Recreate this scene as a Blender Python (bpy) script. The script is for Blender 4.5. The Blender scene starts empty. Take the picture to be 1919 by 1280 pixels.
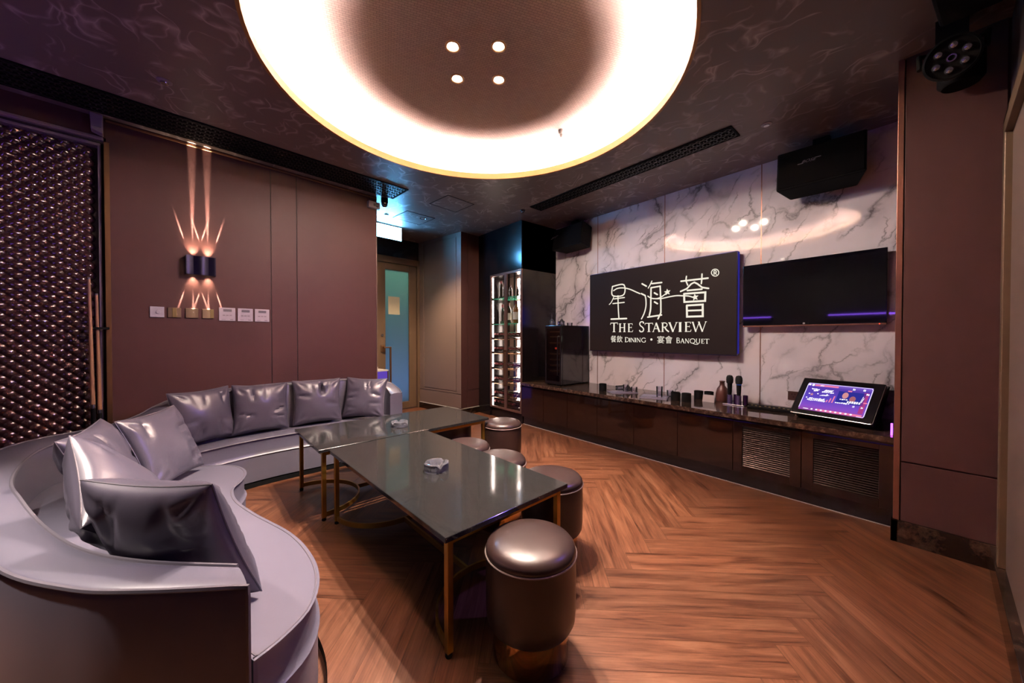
import bpy, bmesh, math, random
from mathutils import Vector, Matrix
random.seed(7)
S = bpy.context.scene
C = S.collection
PI = math.pi
R = math.radians

# ------------------------------------------------------------------ camera, world, exposure
H = 1.12            # camera height
CE = 2.62           # ceiling height
cam_d = bpy.data.cameras.new('camera')
cam_d.sensor_width = 36.0
cam_d.lens = 36.0 * 668.0 / 1919.0
cam_d.clip_start = 0.02
cam = bpy.data.objects.new('camera', cam_d)
C.objects.link(cam)
cam.location = (0, 0, H)
cam.rotation_euler = (R(90 - 0.7), 0, -R(39.746))
S.camera = cam
w = bpy.data.worlds.new('world')
S.world = w
w.use_nodes = True
w.node_tree.nodes['Background'].inputs[0].default_value = (0.02, 0.015, 0.025, 1)
w.node_tree.nodes['Background'].inputs[1].default_value = 0.3
S.view_settings.view_transform = 'Standard'
S.view_settings.look = 'None'
S.view_settings.gamma = 1.0
S.view_settings.use_curve_mapping = False
S.view_settings.exposure = 0.0
S.cycles.use_denoising = True
S.cycles.max_bounces = 8
S.cycles.diffuse_bounces = 4
S.cycles.glossy_bounces = 4
S.cycles.transmission_bounces = 8
S.cycles.sample_clamp_indirect = 40.0
S.cycles.caustics_reflective = False
S.cycles.caustics_refractive = False

# tuning numbers of the room's lamps
COVE = 6000.0          # emission of the cove strip
DOWN = 215.0          # watts of the beam of each of the four recessed spots
SPILL = 50.0          # watts of the wide spill around that beam
PURPLE = 22.0       # emission of the purple strips
EXITB = 110.0
WINE = 45.0
SCONCE = 13.0
VIOLET_FILL = 150.0         # added violet fill, placed at the unlit stage lamp


def spot(name, loc, tgt, watts, col, size, blend, rad=0.02, parent=None):
    d = bpy.data.lights.new(name, 'SPOT')
    d.energy = watts; d.color = col; d.spot_size = R(size); d.spot_blend = blend; d.shadow_soft_size = rad
    o = bpy.data.objects.new(name, d); C.objects.link(o)
    o.location = loc
    o.rotation_euler = (Vector(tgt) - Vector(loc)).to_track_quat('-Z', 'Y').to_euler()
    if parent:
        o.parent = parent; o.matrix_parent_inverse = parent.matrix_basis.inverted()
    return o


# ------------------------------------------------------------------ materials
def mat(name):
    m = bpy.data.materials.new(name); m.use_nodes = True
    nt = m.node_tree
    return m, nt, nt.nodes['Principled BSDF']


def P(name, col, rough=0.5, metal=0.0, coat=0.0, spec=0.5, sheen=0.0, bump=0.0, bscale=200, emit=None, es=1.0, var=0.0, vscale=8):
    m, nt, b = mat(name)
    b.inputs['Base Color'].default_value = (*col, 1)
    b.inputs['Roughness'].default_value = rough
    b.inputs['Metallic'].default_value = metal
    b.inputs['Specular IOR Level'].default_value = spec
    b.inputs['Coat Weight'].default_value = coat
    b.inputs['Coat Roughness'].default_value = 0.05
    b.inputs['Sheen Weight'].default_value = sheen
    if emit:
        b.inputs['Emission Color'].default_value = (*emit, 1); b.inputs['Emission Strength'].default_value = es
    N, L = nt.nodes, nt.links
    if bump or var:
        tc = N.new('ShaderNodeTexCoord')
        no = N.new('ShaderNodeTexNoise'); no.inputs['Detail'].default_value = 4
        L.new(tc.outputs['Object'], no.inputs['Vector'])
    if bump:
        no.inputs['Scale'].default_value = bscale
        bp = N.new('ShaderNodeBump'); bp.inputs['Strength'].default_value = bump; bp.inputs['Distance'].default_value = 0.002
        L.new(no.outputs['Fac'], bp.inputs['Height']); L.new(bp.outputs['Normal'], b.inputs['Normal'])
    if var:
        n2 = N.new('ShaderNodeTexNoise'); n2.inputs['Scale'].default_value = vscale; n2.inputs['Detail'].default_value = 5
        L.new(tc.outputs['Object'], n2.inputs['Vector'])
        mx = N.new('ShaderNodeMix'); mx.data_type = 'RGBA'
        mx.inputs[6].default_value = (*[c * (1 - var) for c in col], 1); mx.inputs[7].default_value = (*[min(1, c * (1 + var)) for c in col], 1)
        L.new(n2.outputs['Fac'], mx.inputs[0]); L.new(mx.outputs[2], b.inputs['Base Color'])
    return m


def E(name, col, strength):
    m = bpy.data.materials.new(name); m.use_nodes = True
    nt = m.node_tree; nt.nodes.clear()
    e = nt.nodes.new('ShaderNodeEmission'); o = nt.nodes.new('ShaderNodeOutputMaterial')
    e.inputs[0].default_value = (*col, 1); e.inputs[1].default_value = strength
    nt.links.new(e.outputs[0], o.inputs[0])
    return m


def glass(name, col=(1, 1, 1), rough=0.0, ior=1.5):
    m, nt, b = mat(name)
    b.inputs['Base Color'].default_value = (*col, 1); b.inputs['Roughness'].default_value = rough
    b.inputs['Transmission Weight'].default_value = 1.0; b.inputs['IOR'].default_value = ior
    return m


def pane_glass(name, tint=(0.9, 0.9, 0.9), refl=0.08):
    # thin clear pane: mostly see-through with a mirror-like sheen
    m = bpy.data.materials.new(name); m.use_nodes = True
    nt = m.node_tree; nt.nodes.clear(); N = nt.nodes
    t = N.new('ShaderNodeBsdfTransparent'); t.inputs[0].default_value = (*tint, 1)
    g = N.new('ShaderNodeBsdfGlossy'); g.inputs['Roughness'].default_value = 0.02
    mx = N.new('ShaderNodeMixShader'); mx.inputs[0].default_value = refl
    o = N.new('ShaderNodeOutputMaterial')
    nt.links.new(t.outputs[0], mx.inputs[1]); nt.links.new(g.outputs[0], mx.inputs[2]); nt.links.new(mx.outputs[0], o.inputs[0])
    return m


def node(nt, kind, **kw):
    n = nt.nodes.new(kind)
    for k, v in kw.items():
        if k in n.inputs: n.inputs[k].default_value = v
        else: setattr(n, k, v)
    return n


def ramp(nt, pts):
    r = nt.nodes.new('ShaderNodeValToRGB')
    e = r.color_ramp.elements
    e[0].position, e[0].color = pts[0][0], (*pts[0][1], 1)
    e[1].position, e[1].color = pts[-1][0], (*pts[-1][1], 1)
    for p, c in pts[1:-1]:
        x = e.new(p); x.color = (*c, 1)
    return r


def marble_mat():
    m, nt, b = mat('veined_white_marble')
    L = nt.links
    tc = node(nt, 'ShaderNodeTexCoord')
    mp = node(nt, 'ShaderNodeMapping'); mp.inputs['Rotation'].default_value = (R(-34), 0, 0); mp.inputs['Scale'].default_value = (1, 1, 1.0)
    L.new(tc.outputs['Object'], mp.inputs[0])
    n1 = node(nt, 'ShaderNodeTexNoise', Scale=1.6, Detail=7.0, Roughness=0.6)
    L.new(mp.outputs[0], n1.inputs['Vector'])
    ad = node(nt, 'ShaderNodeVectorMath', operation='MULTIPLY_ADD'); ad.inputs[1].default_value = (0.0, 0.62, 0.62)
    L.new(n1.outputs['Color'], ad.inputs[0]); L.new(mp.outputs[0], ad.inputs[2])
    mp2 = node(nt, 'ShaderNodeMapping'); mp2.inputs['Scale'].default_value = (1.0, 2.5, 0.85)
    L.new(ad.outputs[0], mp2.inputs[0])
    vo = node(nt, 'ShaderNodeTexVoronoi', feature='DISTANCE_TO_EDGE', Scale=1.12)
    L.new(mp2.outputs[0], vo.inputs['Vector'])
    vr = ramp(nt, [(0.0, (0.95, 0.95, 0.95)), (0.010, (0.65, 0.65, 0.65)), (0.026, (0.33, 0.33, 0.33)), (0.09, (0.17, 0.17, 0.17)), (0.20, (0, 0, 0))])
    L.new(vo.outputs['Distance'], vr.inputs[0])
    n2 = node(nt, 'ShaderNodeTexNoise', Scale=2.1, Detail=3.0)
    L.new(mp.outputs[0], n2.inputs['Vector'])
    nr = ramp(nt, [(0.39, (0.02, 0.02, 0.02)), (0.58, (1, 1, 1))])
    L.new(n2.outputs['Fac'], nr.inputs[0])
    mu = node(nt, 'ShaderNodeMath', operation='MULTIPLY'); L.new(vr.outputs[0], mu.inputs[0]); L.new(nr.outputs[0], mu.inputs[1])
    # finer veins
    vo2 = node(nt, 'ShaderNodeTexVoronoi', feature='DISTANCE_TO_EDGE', Scale=2.7)
    L.new(mp2.outputs[0], vo2.inputs['Vector'])
    vr2 = ramp(nt, [(0.0, (0.75, 0.75, 0.75)), (0.035, (0.25, 0.25, 0.25)), (0.09, (0.0, 0.0, 0.0))])
    L.new(vo2.outputs['Distance'], vr2.inputs[0])
    n3 = node(nt, 'ShaderNodeTexNoise', Scale=3.0, Detail=2.0); L.new(tc.outputs['Object'], n3.inputs['Vector'])
    nr3 = ramp(nt, [(0.46, (0, 0, 0)), (0.60, (1, 1, 1))]); L.new(n3.outputs['Fac'], nr3.inputs[0])
    mu2 = node(nt, 'ShaderNodeMath', operation='MULTIPLY'); L.new(vr2.outputs[0], mu2.inputs[0]); L.new(nr3.outputs[0], mu2.inputs[1])
    mxm = node(nt, 'ShaderNodeMath', operation='MAXIMUM'); L.new(mu.outputs[0], mxm.inputs[0]); L.new(mu2.outputs[0], mxm.inputs[1])
    mx = node(nt, 'ShaderNodeMix', data_type='RGBA')
    mx.inputs[6].default_value = (0.88, 0.82, 0.86, 1); mx.inputs[7].default_value = (0.11, 0.10, 0.105, 1)
    L.new(mxm.outputs[0], mx.inputs[0]); L.new(mx.outputs[2], b.inputs['Base Color'])
    b.inputs['Roughness'].default_value = 0.4
    b.inputs['Specular IOR Level'].default_value = 0.1; b.inputs['Coat Weight'].default_value = 1.0; b.inputs['Coat Roughness'].default_value = 0.035; b.inputs['Coat IOR'].default_value = 1.85
    return m


def wood_floor_mat():
    m, nt, b = mat('herringbone_wood'); L = nt.links
    uv = node(nt, 'ShaderNodeUVMap', uv_map='UVMap')
    at = node(nt, 'ShaderNodeAttribute', attribute_name='rnd')
    sc = node(nt, 'ShaderNodeMapping'); sc.inputs['Scale'].default_value = (2.2, 26, 1)
    L.new(uv.outputs[0], sc.inputs[0])
    n1 = node(nt, 'ShaderNodeTexNoise', Scale=1.0, Detail=8.0, Roughness=0.65, Distortion=0.6); L.new(sc.outputs[0], n1.inputs['Vector'])
    sc2 = node(nt, 'ShaderNodeMapping'); sc2.inputs['Scale'].default_value = (6, 150, 1)
    L.new(uv.outputs[0], sc2.inputs[0])
    n2 = node(nt, 'ShaderNodeTexNoise', Scale=1.0, Detail=3.0); L.new(sc2.outputs[0], n2.inputs['Vector'])
    add = node(nt, 'ShaderNodeMath', operation='MULTIPLY_ADD'); add.inputs[1].default_value = 0.35
    L.new(n2.outputs['Fac'], add.inputs[0]); L.new(n1.outputs['Fac'], add.inputs[2])
    r = ramp(nt, [(0.45, (0.022, 0.0065, 0.0030)), (0.57, (0.078, 0.026, 0.0118)), (0.72, (0.132, 0.050, 0.0240)), (0.90, (0.180, 0.080, 0.042))])
    L.new(add.outputs[0], r.inputs[0])
    va = node(nt, 'ShaderNodeMapRange'); va.inputs[3].default_value = 0.78; va.inputs[4].default_value = 1.12
    L.new(at.outputs['Fac'], va.inputs[0])
    mx = node(nt, 'ShaderNodeVectorMath', operation='SCALE'); L.new(r.outputs[0], mx.inputs[0]); L.new(va.outputs[0], mx.inputs['Scale'])
    L.new(mx.outputs[0], b.inputs['Base Color'])
    rr = node(nt, 'ShaderNodeMapRange'); rr.inputs[3].default_value = 0.30; rr.inputs[4].default_value = 0.48
    L.new(n1.outputs['Fac'], rr.inputs[0]); L.new(rr.outputs[0], b.inputs['Roughness'])
    bp = node(nt, 'ShaderNodeBump', Strength=0.25, Distance=0.001); L.new(n2.outputs['Fac'], bp.inputs['Height']); L.new(bp.outputs[0], b.inputs['Normal'])
    b.inputs['Specular IOR Level'].default_value = 0.4
    return m


def ceiling_mat():
    m, nt, b = mat('swirl_wallpaper'); L = nt.links
    tc = node(nt, 'ShaderNodeTexCoord')
    n1 = node(nt, 'ShaderNodeTexNoise', Scale=4.6, Detail=1.5); L.new(tc.outputs['Object'], n1.inputs['Vector'])
    ad = node(nt, 'ShaderNodeVectorMath', operation='MULTIPLY_ADD'); ad.inputs[1].default_value = (0.55, 0.55, 0)
    L.new(n1.outputs['Color'], ad.inputs[0]); L.new(tc.outputs['Object'], ad.inputs[2])
    mp = node(nt, 'ShaderNodeMapping'); mp.inputs['Rotation'].default_value = (0, 0, R(28)); mp.inputs['Scale'].default_value = (1.0, 0.42, 1)
    L.new(ad.outputs[0], mp.inputs[0])
    vo = node(nt, 'ShaderNodeTexVoronoi', feature='DISTANCE_TO_EDGE', Scale=8.5); L.new(mp.outputs[0], vo.inputs['Vector'])
    vr = ramp(nt, [(0.0, (1, 1, 1)), (0.03, (0.5, 0.5, 0.5)), (0.10, (0, 0, 0))]); L.new(vo.outputs['Distance'], vr.inputs[0])
    n2 = node(nt, 'ShaderNodeTexNoise', Scale=7.0, Detail=2.0); L.new(tc.outputs['Object'], n2.inputs['Vector'])
    nr = ramp(nt, [(0.44, (0, 0, 0)), (0.64, (1, 1, 1))]); L.new(n2.outputs['Fac'], nr.inputs[0])
    mu = node(nt, 'ShaderNodeMath', operation='MULTIPLY'); L.new(vr.outputs[0], mu.inputs[0]); L.new(nr.outputs[0], mu.inputs[1])
    mx = node(nt, 'ShaderNodeMix', data_type='RGBA')
    mx.inputs[6].default_value = (0.165, 0.128, 0.118, 1); mx.inputs[7].default_value = (0.46, 0.39, 0.37, 1)
    L.new(mu.outputs[0], mx.inputs[0]); L.new(mx.outputs[2], b.inputs['Base Color'])
    b.inputs['Roughness'].default_value = 0.42
    bp = node(nt, 'ShaderNodeBump', Strength=0.4, Distance=0.003); L.new(mu.outputs[0], bp.inputs['Height']); L.new(bp.outputs[0], b.inputs['Normal'])
    return m


def weave_mat():
    m, nt, b = mat('woven_dot_wallpaper'); L = nt.links
    tc = node(nt, 'ShaderNodeTexCoord')
    mp = node(nt, 'ShaderNodeMapping'); mp.inputs['Rotation'].default_value = (0, 0, R(20)); L.new(tc.outputs['Object'], mp.inputs[0])
    br = node(nt, 'ShaderNodeTexBrick', Scale=30.0); br.inputs['Mortar Size'].default_value = 0.018
    br.inputs['Color1'].default_value = (0.20, 0.140, 0.140, 1); br.inputs['Color2'].default_value = (0.18, 0.125, 0.125, 1); br.inputs['Mortar'].default_value = (0.055, 0.036, 0.038, 1)
    br.inputs['Brick Width'].default_value = 0.9; br.inputs['Row Height'].default_value = 0.42
    L.new(mp.outputs[0], br.inputs['Vector']); L.new(br.outputs['Color'], b.inputs['Base Color'])
    b.inputs['Roughness'].default_value = 0.95
    b.inputs['Specular IOR Level'].default_value = 0.0
    return m


def speckle_mat(name, base, dark, light, scale, rough, amount=0.5, coat=0.0):
    m, nt, b = mat(name); L = nt.links
    tc = node(nt, 'ShaderNodeTexCoord')
    n1 = node(nt, 'ShaderNodeTexNoise', Scale=scale, Detail=6.0, Roughness=0.75); L.new(tc.outputs['Object'], n1.inputs['Vector'])
    r = ramp(nt, [(0.5 - amount * 0.36, dark), (0.5, base), (0.5 + amount * 0.36, light)]); L.new(n1.outputs['Fac'], r.inputs[0])
    L.new(r.outputs[0], b.inputs['Base Color'])
    b.inputs['Roughness'].default_value = rough; b.inputs['Coat Weight'].default_value = coat
    return m


def leather_mat(name, col, rough, bump=0.03):
    m, nt, b = mat(name); L = nt.links
    tc = node(nt, 'ShaderNodeTexCoord')
    vo = node(nt, 'ShaderNodeTexVoronoi', Scale=420.0); L.new(tc.outputs['Object'], vo.inputs['Vector'])
    bp = node(nt, 'ShaderNodeBump', Strength=bump, Distance=0.0006); L.new(vo.outputs['Distance'], bp.inputs['Height'])
    L.new(bp.outputs[0], b.inputs['Normal'])
    b.inputs['Base Color'].default_value = (*col, 1); b.inputs['Roughness'].default_value = rough
    return m


def clear_mat(name, lit_white=0.10, tint=(0.93, 0.92, 0.97)):
    # thin-walled clear glass: see-through, mirror-like at glancing angles, white mixed in for the missing caustic brightness
    m = bpy.data.materials.new(name); m.use_nodes = True
    nt = m.node_tree; nt.nodes.clear(); N, L = nt.nodes, nt.links
    t = N.new('ShaderNodeBsdfTransparent'); t.inputs[0].default_value = (*tint, 1)
    d = N.new('ShaderNodeBsdfTranslucent'); d.inputs[0].default_value = (0.9, 0.88, 1.0, 1)
    d2 = N.new('ShaderNodeBsdfDiffuse'); d2.inputs[0].default_value = (0.9, 0.88, 1.0, 1)
    g = N.new('ShaderNodeBsdfGlossy'); g.inputs['Roughness'].default_value = 0.03
    lw = N.new('ShaderNodeLayerWeight'); lw.inputs['Blend'].default_value = 0.42
    ma = N.new('ShaderNodeMixShader'); ma.inputs[0].default_value = 0.5; L.new(d.outputs[0], ma.inputs[1]); L.new(d2.outputs[0], ma.inputs[2])
    mb_ = N.new('ShaderNodeMixShader'); mb_.inputs[0].default_value = lit_white; L.new(t.outputs[0], mb_.inputs[1]); L.new(ma.outputs[0], mb_.inputs[2])
    mc = N.new('ShaderNodeMixShader'); L.new(lw.outputs['Fresnel'], mc.inputs[0]); L.new(mb_.outputs[0], mc.inputs[1]); L.new(g.outputs[0], mc.inputs[2])
    o = N.new('ShaderNodeOutputMaterial'); L.new(mc.outputs[0], o.inputs[0])
    return m


M = {}
M['floor'] = wood_floor_mat()
M['floor_gap'] = P('dark_floor_joint', (0.03, 0.012, 0.006), 0.7)
M['ceiling'] = ceiling_mat()
M['weave'] = weave_mat()
M['white'] = P('white_plaster', (0.78, 0.74, 0.68), 0.6)
M['panel'] = P('mauve_brown_wall_panel', (0.072, 0.031, 0.0295), 0.50, spec=0.22, bump=0.15, bscale=500, var=0.06, vscale=3)
M['cove_side'] = P('cove_side_wallpaper', (0.09, 0.07, 0.055), 0.6)
M['panel_dark'] = P('dark_wall_panel', (0.035, 0.022, 0.024), 0.45)
M['panel_tan'] = P('taupe_wall_panel', (0.16, 0.110, 0.087), 0.42, bump=0.15, bscale=400, var=0.06, vscale=3)
M['groove'] = P('panel_joint', (0.02, 0.010, 0.010), 0.7)
M['bronze'] = P('bronze_trim', (0.30, 0.16, 0.08), 0.35, 0.9)
M['copper'] = P('copper_trim', (0.30, 0.13, 0.09), 0.35, 0.7)
M['marble'] = marble_mat()
M['lacquer'] = P('dark_brown_lacquer', (0.012, 0.0045, 0.0036), 0.07, coat=0.25)
M['black_gloss'] = P('black_gloss_panel', (0.012, 0.009, 0.011), 0.10, coat=0.3)
M['black_satin'] = P('black_satin_panel', (0.008, 0.006, 0.007), 0.16, spec=0.3)
M['black'] = P('matt_black', (0.004, 0.004, 0.0045), 0.75, spec=0.12)
M['black_void'] = P('black_grille', (0.002, 0.002, 0.0025), 0.85, spec=0.08)
M['lattice'] = P('black_lattice', (0.014, 0.013, 0.013), 0.4)
M['stone_base'] = speckle_mat('emperador_stone', (0.020, 0.010, 0.007), (0.005, 0.003, 0.002), (0.14, 0.08, 0.055), 6, 0.12, 0.75)
M['granite'] = speckle_mat('polished_brown_granite', (0.045, 0.024, 0.018), (0.010, 0.006, 0.005), (0.20, 0.13, 0.09), 26, 0.06, 0.6)
M['tabletop'] = speckle_mat('dark_grey_stone', (0.017, 0.0165, 0.016), (0.011, 0.0108, 0.0105), (0.032, 0.030, 0.028), 120, 0.08, 0.7)
M['bright_edge'] = P('pale_bevelled_edge', (0.5, 0.47, 0.44), 0.3)
M['gold'] = P('brushed_gold', (0.40, 0.22, 0.04), 0.34, 0.85, var=0.08, vscale=30)
M['gold_mirror'] = P('polished_gold', (0.62, 0.36, 0.13), 0.10, 1.0)
M['gold_paint'] = P('gold_rim_paint', (0.36, 0.18, 0.045), 0.45)
M['leather'] = leather_mat('lavender_grey_leather', (0.104, 0.098, 0.132), 0.35)
M['cushion'] = leather_mat('grey_faux_leather', (0.070, 0.062, 0.086), 0.33)
M['stool'] = leather_mat('brown_stool_leather', (0.024, 0.0125, 0.011), 0.34)
M['piping'] = P('sofa_piping', (0.10, 0.09, 0.11), 0.35)
M['pip_stool'] = P('stool_piping', (0.18, 0.13, 0.12), 0.35)
M['white_plastic'] = P('white_plastic', (0.45, 0.40, 0.43), 0.4)
M['grey_plastic'] = P('grey_plastic', (0.26, 0.22, 0.235), 0.45)
M['brass'] = P('brushed_brass', (0.20, 0.14, 0.085), 0.38, 0.6)
M['brass_light'] = P('bright_brass', (0.36, 0.27, 0.11), 0.30, 0.7)
M['lcd'] = P('grey_lcd', (0.16, 0.14, 0.15), 0.3)
M['navy'] = P('dark_navy_metal', (0.012, 0.009, 0.030), 0.32, 0.5)
M['bead'] = P('dark_brown_faceted_glass', (0.055, 0.020, 0.019), 0.12, coat=1.0, spec=0.8)
M['pale_frame'] = P('pale_mauve_metal', (0.28, 0.22, 0.25), 0.35, 0.4)
M['glass'] = clear_mat('clear_glass', 0.07)
M['crystal'] = clear_mat('crystal_glass', 0.16)
M['pane'] = pane_glass('clear_pane', (0.92, 0.92, 0.92), 0.05)
M['door_frame'] = P('taupe_bronze_frame', (0.15, 0.095, 0.055), 0.42, 0.3)
M['ivory'] = P('ivory_paper', (0.62, 0.55, 0.36), 0.7)
M['paper'] = P('white_card', (0.40, 0.35, 0.355), 0.6)
M['steel'] = P('brushed_steel', (0.5, 0.48, 0.5), 0.25, 1.0)
M['bottle'] = P('dark_bottle_glass', (0.012, 0.010, 0.008), 0.08, coat=0.5)
M['bottle_amber'] = P('amber_bottle', (0.22, 0.085, 0.02), 0.1, coat=0.5)
M['label_white'] = P('cream_label', (0.65, 0.60, 0.52), 0.6)
M['label_yellow'] = P('yellow_label', (0.62, 0.50, 0.03), 0.5)
M['foil'] = P('red_foil', (0.12, 0.015, 0.02), 0.3, 0.4)
M['wine_back'] = P('copper_cabinet_lining', (0.48, 0.30, 0.24), 0.3, 0.3)
M['shelf_glass'] = P('green_edge_glass', (0.05, 0.35, 0.22), 0.05, emit=(0.02, 0.25, 0.14), es=0.15)
M['beech'] = P('beech_shelf_front', (0.45, 0.24, 0.12), 0.5)
M['wood_cue'] = P('maple_cue_shaft', (0.32, 0.16, 0.085), 0.35)
M['led_red'] = E('red_display', (1.0, 0.06, 0.03), 3.0)
M['brown_vase'] = P('brown_ceramic', (0.10, 0.035, 0.028), 0.35)
M['foam'] = P('black_foam', (0.006, 0.006, 0.007), 0.9)
M['violet_lit'] = P('violet_metal', (0.35, 0.25, 0.5), 0.25, 0.8)


# ------------------------------------------------------------------ helpers
def tag(o, label=None, cat=None, group=None, kind=None):
    if label: o['label'] = label
    if cat: o['category'] = cat
    if group: o['group'] = group
    if kind: o['kind'] = kind
    return o


def thing(name, label, cat, loc=(0, 0, 0), rz=0.0, group=None):
    o = bpy.data.objects.new(name, None); C.objects.link(o)
    o.empty_display_size = 0.05
    o.location = loc; o.rotation_euler = (0, 0, rz)
    return tag(o, label, cat, group)


class MB:
    """Collects shapes into one mesh."""
    def __init__(self):
        self.v = []; self.f = []; self.fm = []

    def add(self, vs, fs, mi=0):
        b = len(self.v)
        self.v += [tuple(x) for x in vs]
        self.f += [tuple(i + b for i in f) for f in fs]
        self.fm += [mi] * len(fs)
        return self

    def box(self, lo, hi, rz=0.0, piv=None, mi=0, mx=None):
        x0, y0, z0 = lo; x1, y1, z1 = hi
        vs = [(x0, y0, z0), (x1, y0, z0), (x1, y1, z0), (x0, y1, z0), (x0, y0, z1), (x1, y0, z1), (x1, y1, z1), (x0, y1, z1)]
        if mx is not None: vs = [mx @ Vector(p) for p in vs]
        return self.add(vs, [(0, 3, 2, 1), (4, 5, 6, 7), (0, 1, 5, 4), (1, 2, 6, 5), (2, 3, 7, 6), (3, 0, 4, 7)], mi)

    def cbox(self, c, s, mi=0, mx=None):
        return self.box([c[i] - s[i] / 2 for i in range(3)], [c[i] + s[i] / 2 for i in range(3)], mi=mi, mx=mx)

    def lathe(self, prof, n=32, mx=None, mi=0, cap=True):
        vs = []; fs = []
        for r, z in prof:
            for k in range(n):
                a = 2 * PI * k / n
                vs.append(Vector((r * math.cos(a), r * math.sin(a), z)))
        for i in range(len(prof) - 1):
            for k in range(n):
                a, b = i * n + k, i * n + (k + 1) % n
                fs.append((a, b, b + n, a + n))
        if cap:
            if prof[0][0] > 1e-4: fs.append(tuple(reversed(range(n))))
            if prof[-1][0] > 1e-4: fs.append(tuple((len(prof) - 1) * n + k for k in range(n)))
        if mx is not None: vs = [mx @ v for v in vs]
        return self.add(vs, fs, mi)

    def tube(self, pts, r, n=8, closed=False, mi=0, cap=True):
        pts = [Vector(p) for p in pts]; m = len(pts); vs = []; fs = []
        up = None
        for i, p in enumerate(pts):
            if closed: t = pts[(i + 1) % m] - pts[i - 1]
            else: t = pts[min(i + 1, m - 1)] - pts[max(i - 1, 0)]
            t.normalize()
            if up is None:
                up = Vector((0, 0, 1)) if abs(t.z) < 0.9 else Vector((1, 0, 0))
            s = t.cross(up).normalized(); up = s.cross(t).normalized()
            rr = r[i] if isinstance(r, (list, tuple)) else r
            for k in range(n):
                a = 2 * PI * k / n
                vs.append(p + s * (rr * math.cos(a)) + up * (rr * math.sin(a)))
        for i in range(m if closed else m - 1):
            for k in range(n):
                a, b = i * n + k, i * n + (k + 1) % n
                c, d = ((i + 1) % m) * n + (k + 1) % n, ((i + 1) % m) * n + k
                fs.append((a, b, c, d))
        if cap and not closed:
            fs.append(tuple(reversed(range(n)))); fs.append(tuple((m - 1) * n + k for k in range(n)))
        return self.add(vs, fs, mi)

    def sweep(self, pts, wdt, hgt, closed=False, mi=0):
        """flat bar (width across, height up) along a level path"""
        pts = [Vector(p) for p in pts]; m = len(pts); vs = []; fs = []
        for i, p in enumerate(pts):
            if closed: a, b = pts[i] - pts[i - 1], pts[(i + 1) % m] - pts[i]
            else:
                a = pts[i] - pts[max(i - 1, 0)]; b = pts[min(i + 1, m - 1)] - pts[i]
                if a.length < 1e-9: a = b
                if b.length < 1e-9: b = a
            a.normalize(); b.normalize(); t = (a + b).normalized()
            s = Vector((t.y, -t.x, 0)); k = 1 / max(0.3, math.sqrt(max(0.0, (1 + a.dot(b)) / 2)))
            u = Vector((0, 0, 1))
            vs += [p - s * wdt / 2 * k, p + s * wdt / 2 * k, p + s * wdt / 2 * k + u * hgt, p - s * wdt / 2 * k + u * hgt]
        for i in range(m if closed else m - 1):
            j = (i + 1) % m
            for k in range(4):
                fs.append((i * 4 + k, i * 4 + (k + 1) % 4, j * 4 + (k + 1) % 4, j * 4 + k))
        if not closed: fs += [(3, 2, 1, 0), ((m - 1) * 4, (m - 1) * 4 + 1, (m - 1) * 4 + 2, (m - 1) * 4 + 3)]
        return self.add(vs, fs, mi)

    def build(self, name, mats, parent=None, smooth=False, bevel=0.0, seg=2, loc=None, rot=None, fix=True):
        me = bpy.data.meshes.new(name)
        me.from_pydata(self.v, [], self.f)
        if not isinstance(mats, (list, tuple)): mats = [mats]
        for m in mats: me.materials.append(m)
        for p, mi in zip(me.polygons, self.fm):
            p.material_index = mi; p.use_smooth = smooth
        if fix:
            bm = bmesh.new(); bm.from_mesh(me)
            bmesh.ops.recalc_face_normals(bm, faces=bm.faces)
            bm.to_mesh(me); bm.free()
        o = bpy.data.objects.new(name, me); C.objects.link(o)
        if parent: o.parent = parent
        if loc is not None: o.location = loc
        if rot is not None: o.rotation_euler = rot
        if bevel:
            b = o.modifiers.new('bevel', 'BEVEL'); b.width = bevel; b.segments = seg; b.limit_method = 'ANGLE'; b.angle_limit = R(40)
            b.harden_normals = False
        if smooth and not bevel:
            smooth_by_angle(me)
        return o


def smooth_by_angle(me, ang=R(42)):
    bm = bmesh.new(); bm.from_mesh(me)
    for e in bm.edges:
        if len(e.link_faces) == 2 and e.calc_face_angle(0) > ang: e.smooth = False
    bm.to_mesh(me); bm.free()


def copy_tree(o, parent=None):
    c = o.copy(); C.objects.link(c)
    if parent:
        c.parent = parent; c.matrix_parent_inverse = o.matrix_parent_inverse
    for ch in list(o.children): copy_tree(ch, c)
    return c


def structure(o):
    o['kind'] = 'structure'; return o


def crom(pts, n):
    """Catmull-Rom resample of a point list (any dimension) into n points, even in arc length"""
    P_ = [pts[0]] + list(pts) + [pts[-1]]
    out = []
    for i in range(1, len(P_) - 2):
        p0, p1, p2, p3 = P_[i - 1:i + 3]
        for k in range(16):
            t = k / 16
            out.append([0.5 * (2 * b + (c - a) * t + (2 * a - 5 * b + 4 * c - d) * t * t + (3 * b - a - 3 * c + d) * t ** 3) for a, b, c, d in zip(p0, p1, p2, p3)])
    out.append(list(pts[-1]))
    L_ = [0]
    for a, b in zip(out, out[1:]): L_.append(L_[-1] + math.dist(a, b))
    res = []; j = 0
    for k in range(n):
        s = L_[-1] * k / (n - 1)
        while j < len(L_) - 2 and L_[j + 1] < s: j += 1
        f = (s - L_[j]) / max(1e-9, L_[j + 1] - L_[j])
        res.append([a + (b - a) * f for a, b in zip(out[j], out[j + 1])])
    return res


def frame_mx(o, xd, yd, zd):
    m = Matrix.Identity(4)
    for i, a in enumerate((xd, yd, zd)):
        a = Vector(a).normalized()
        for k in range(3): m[k][i] = a[k]
    for k in range(3): m[k][3] = o[k]
    return m


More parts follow.
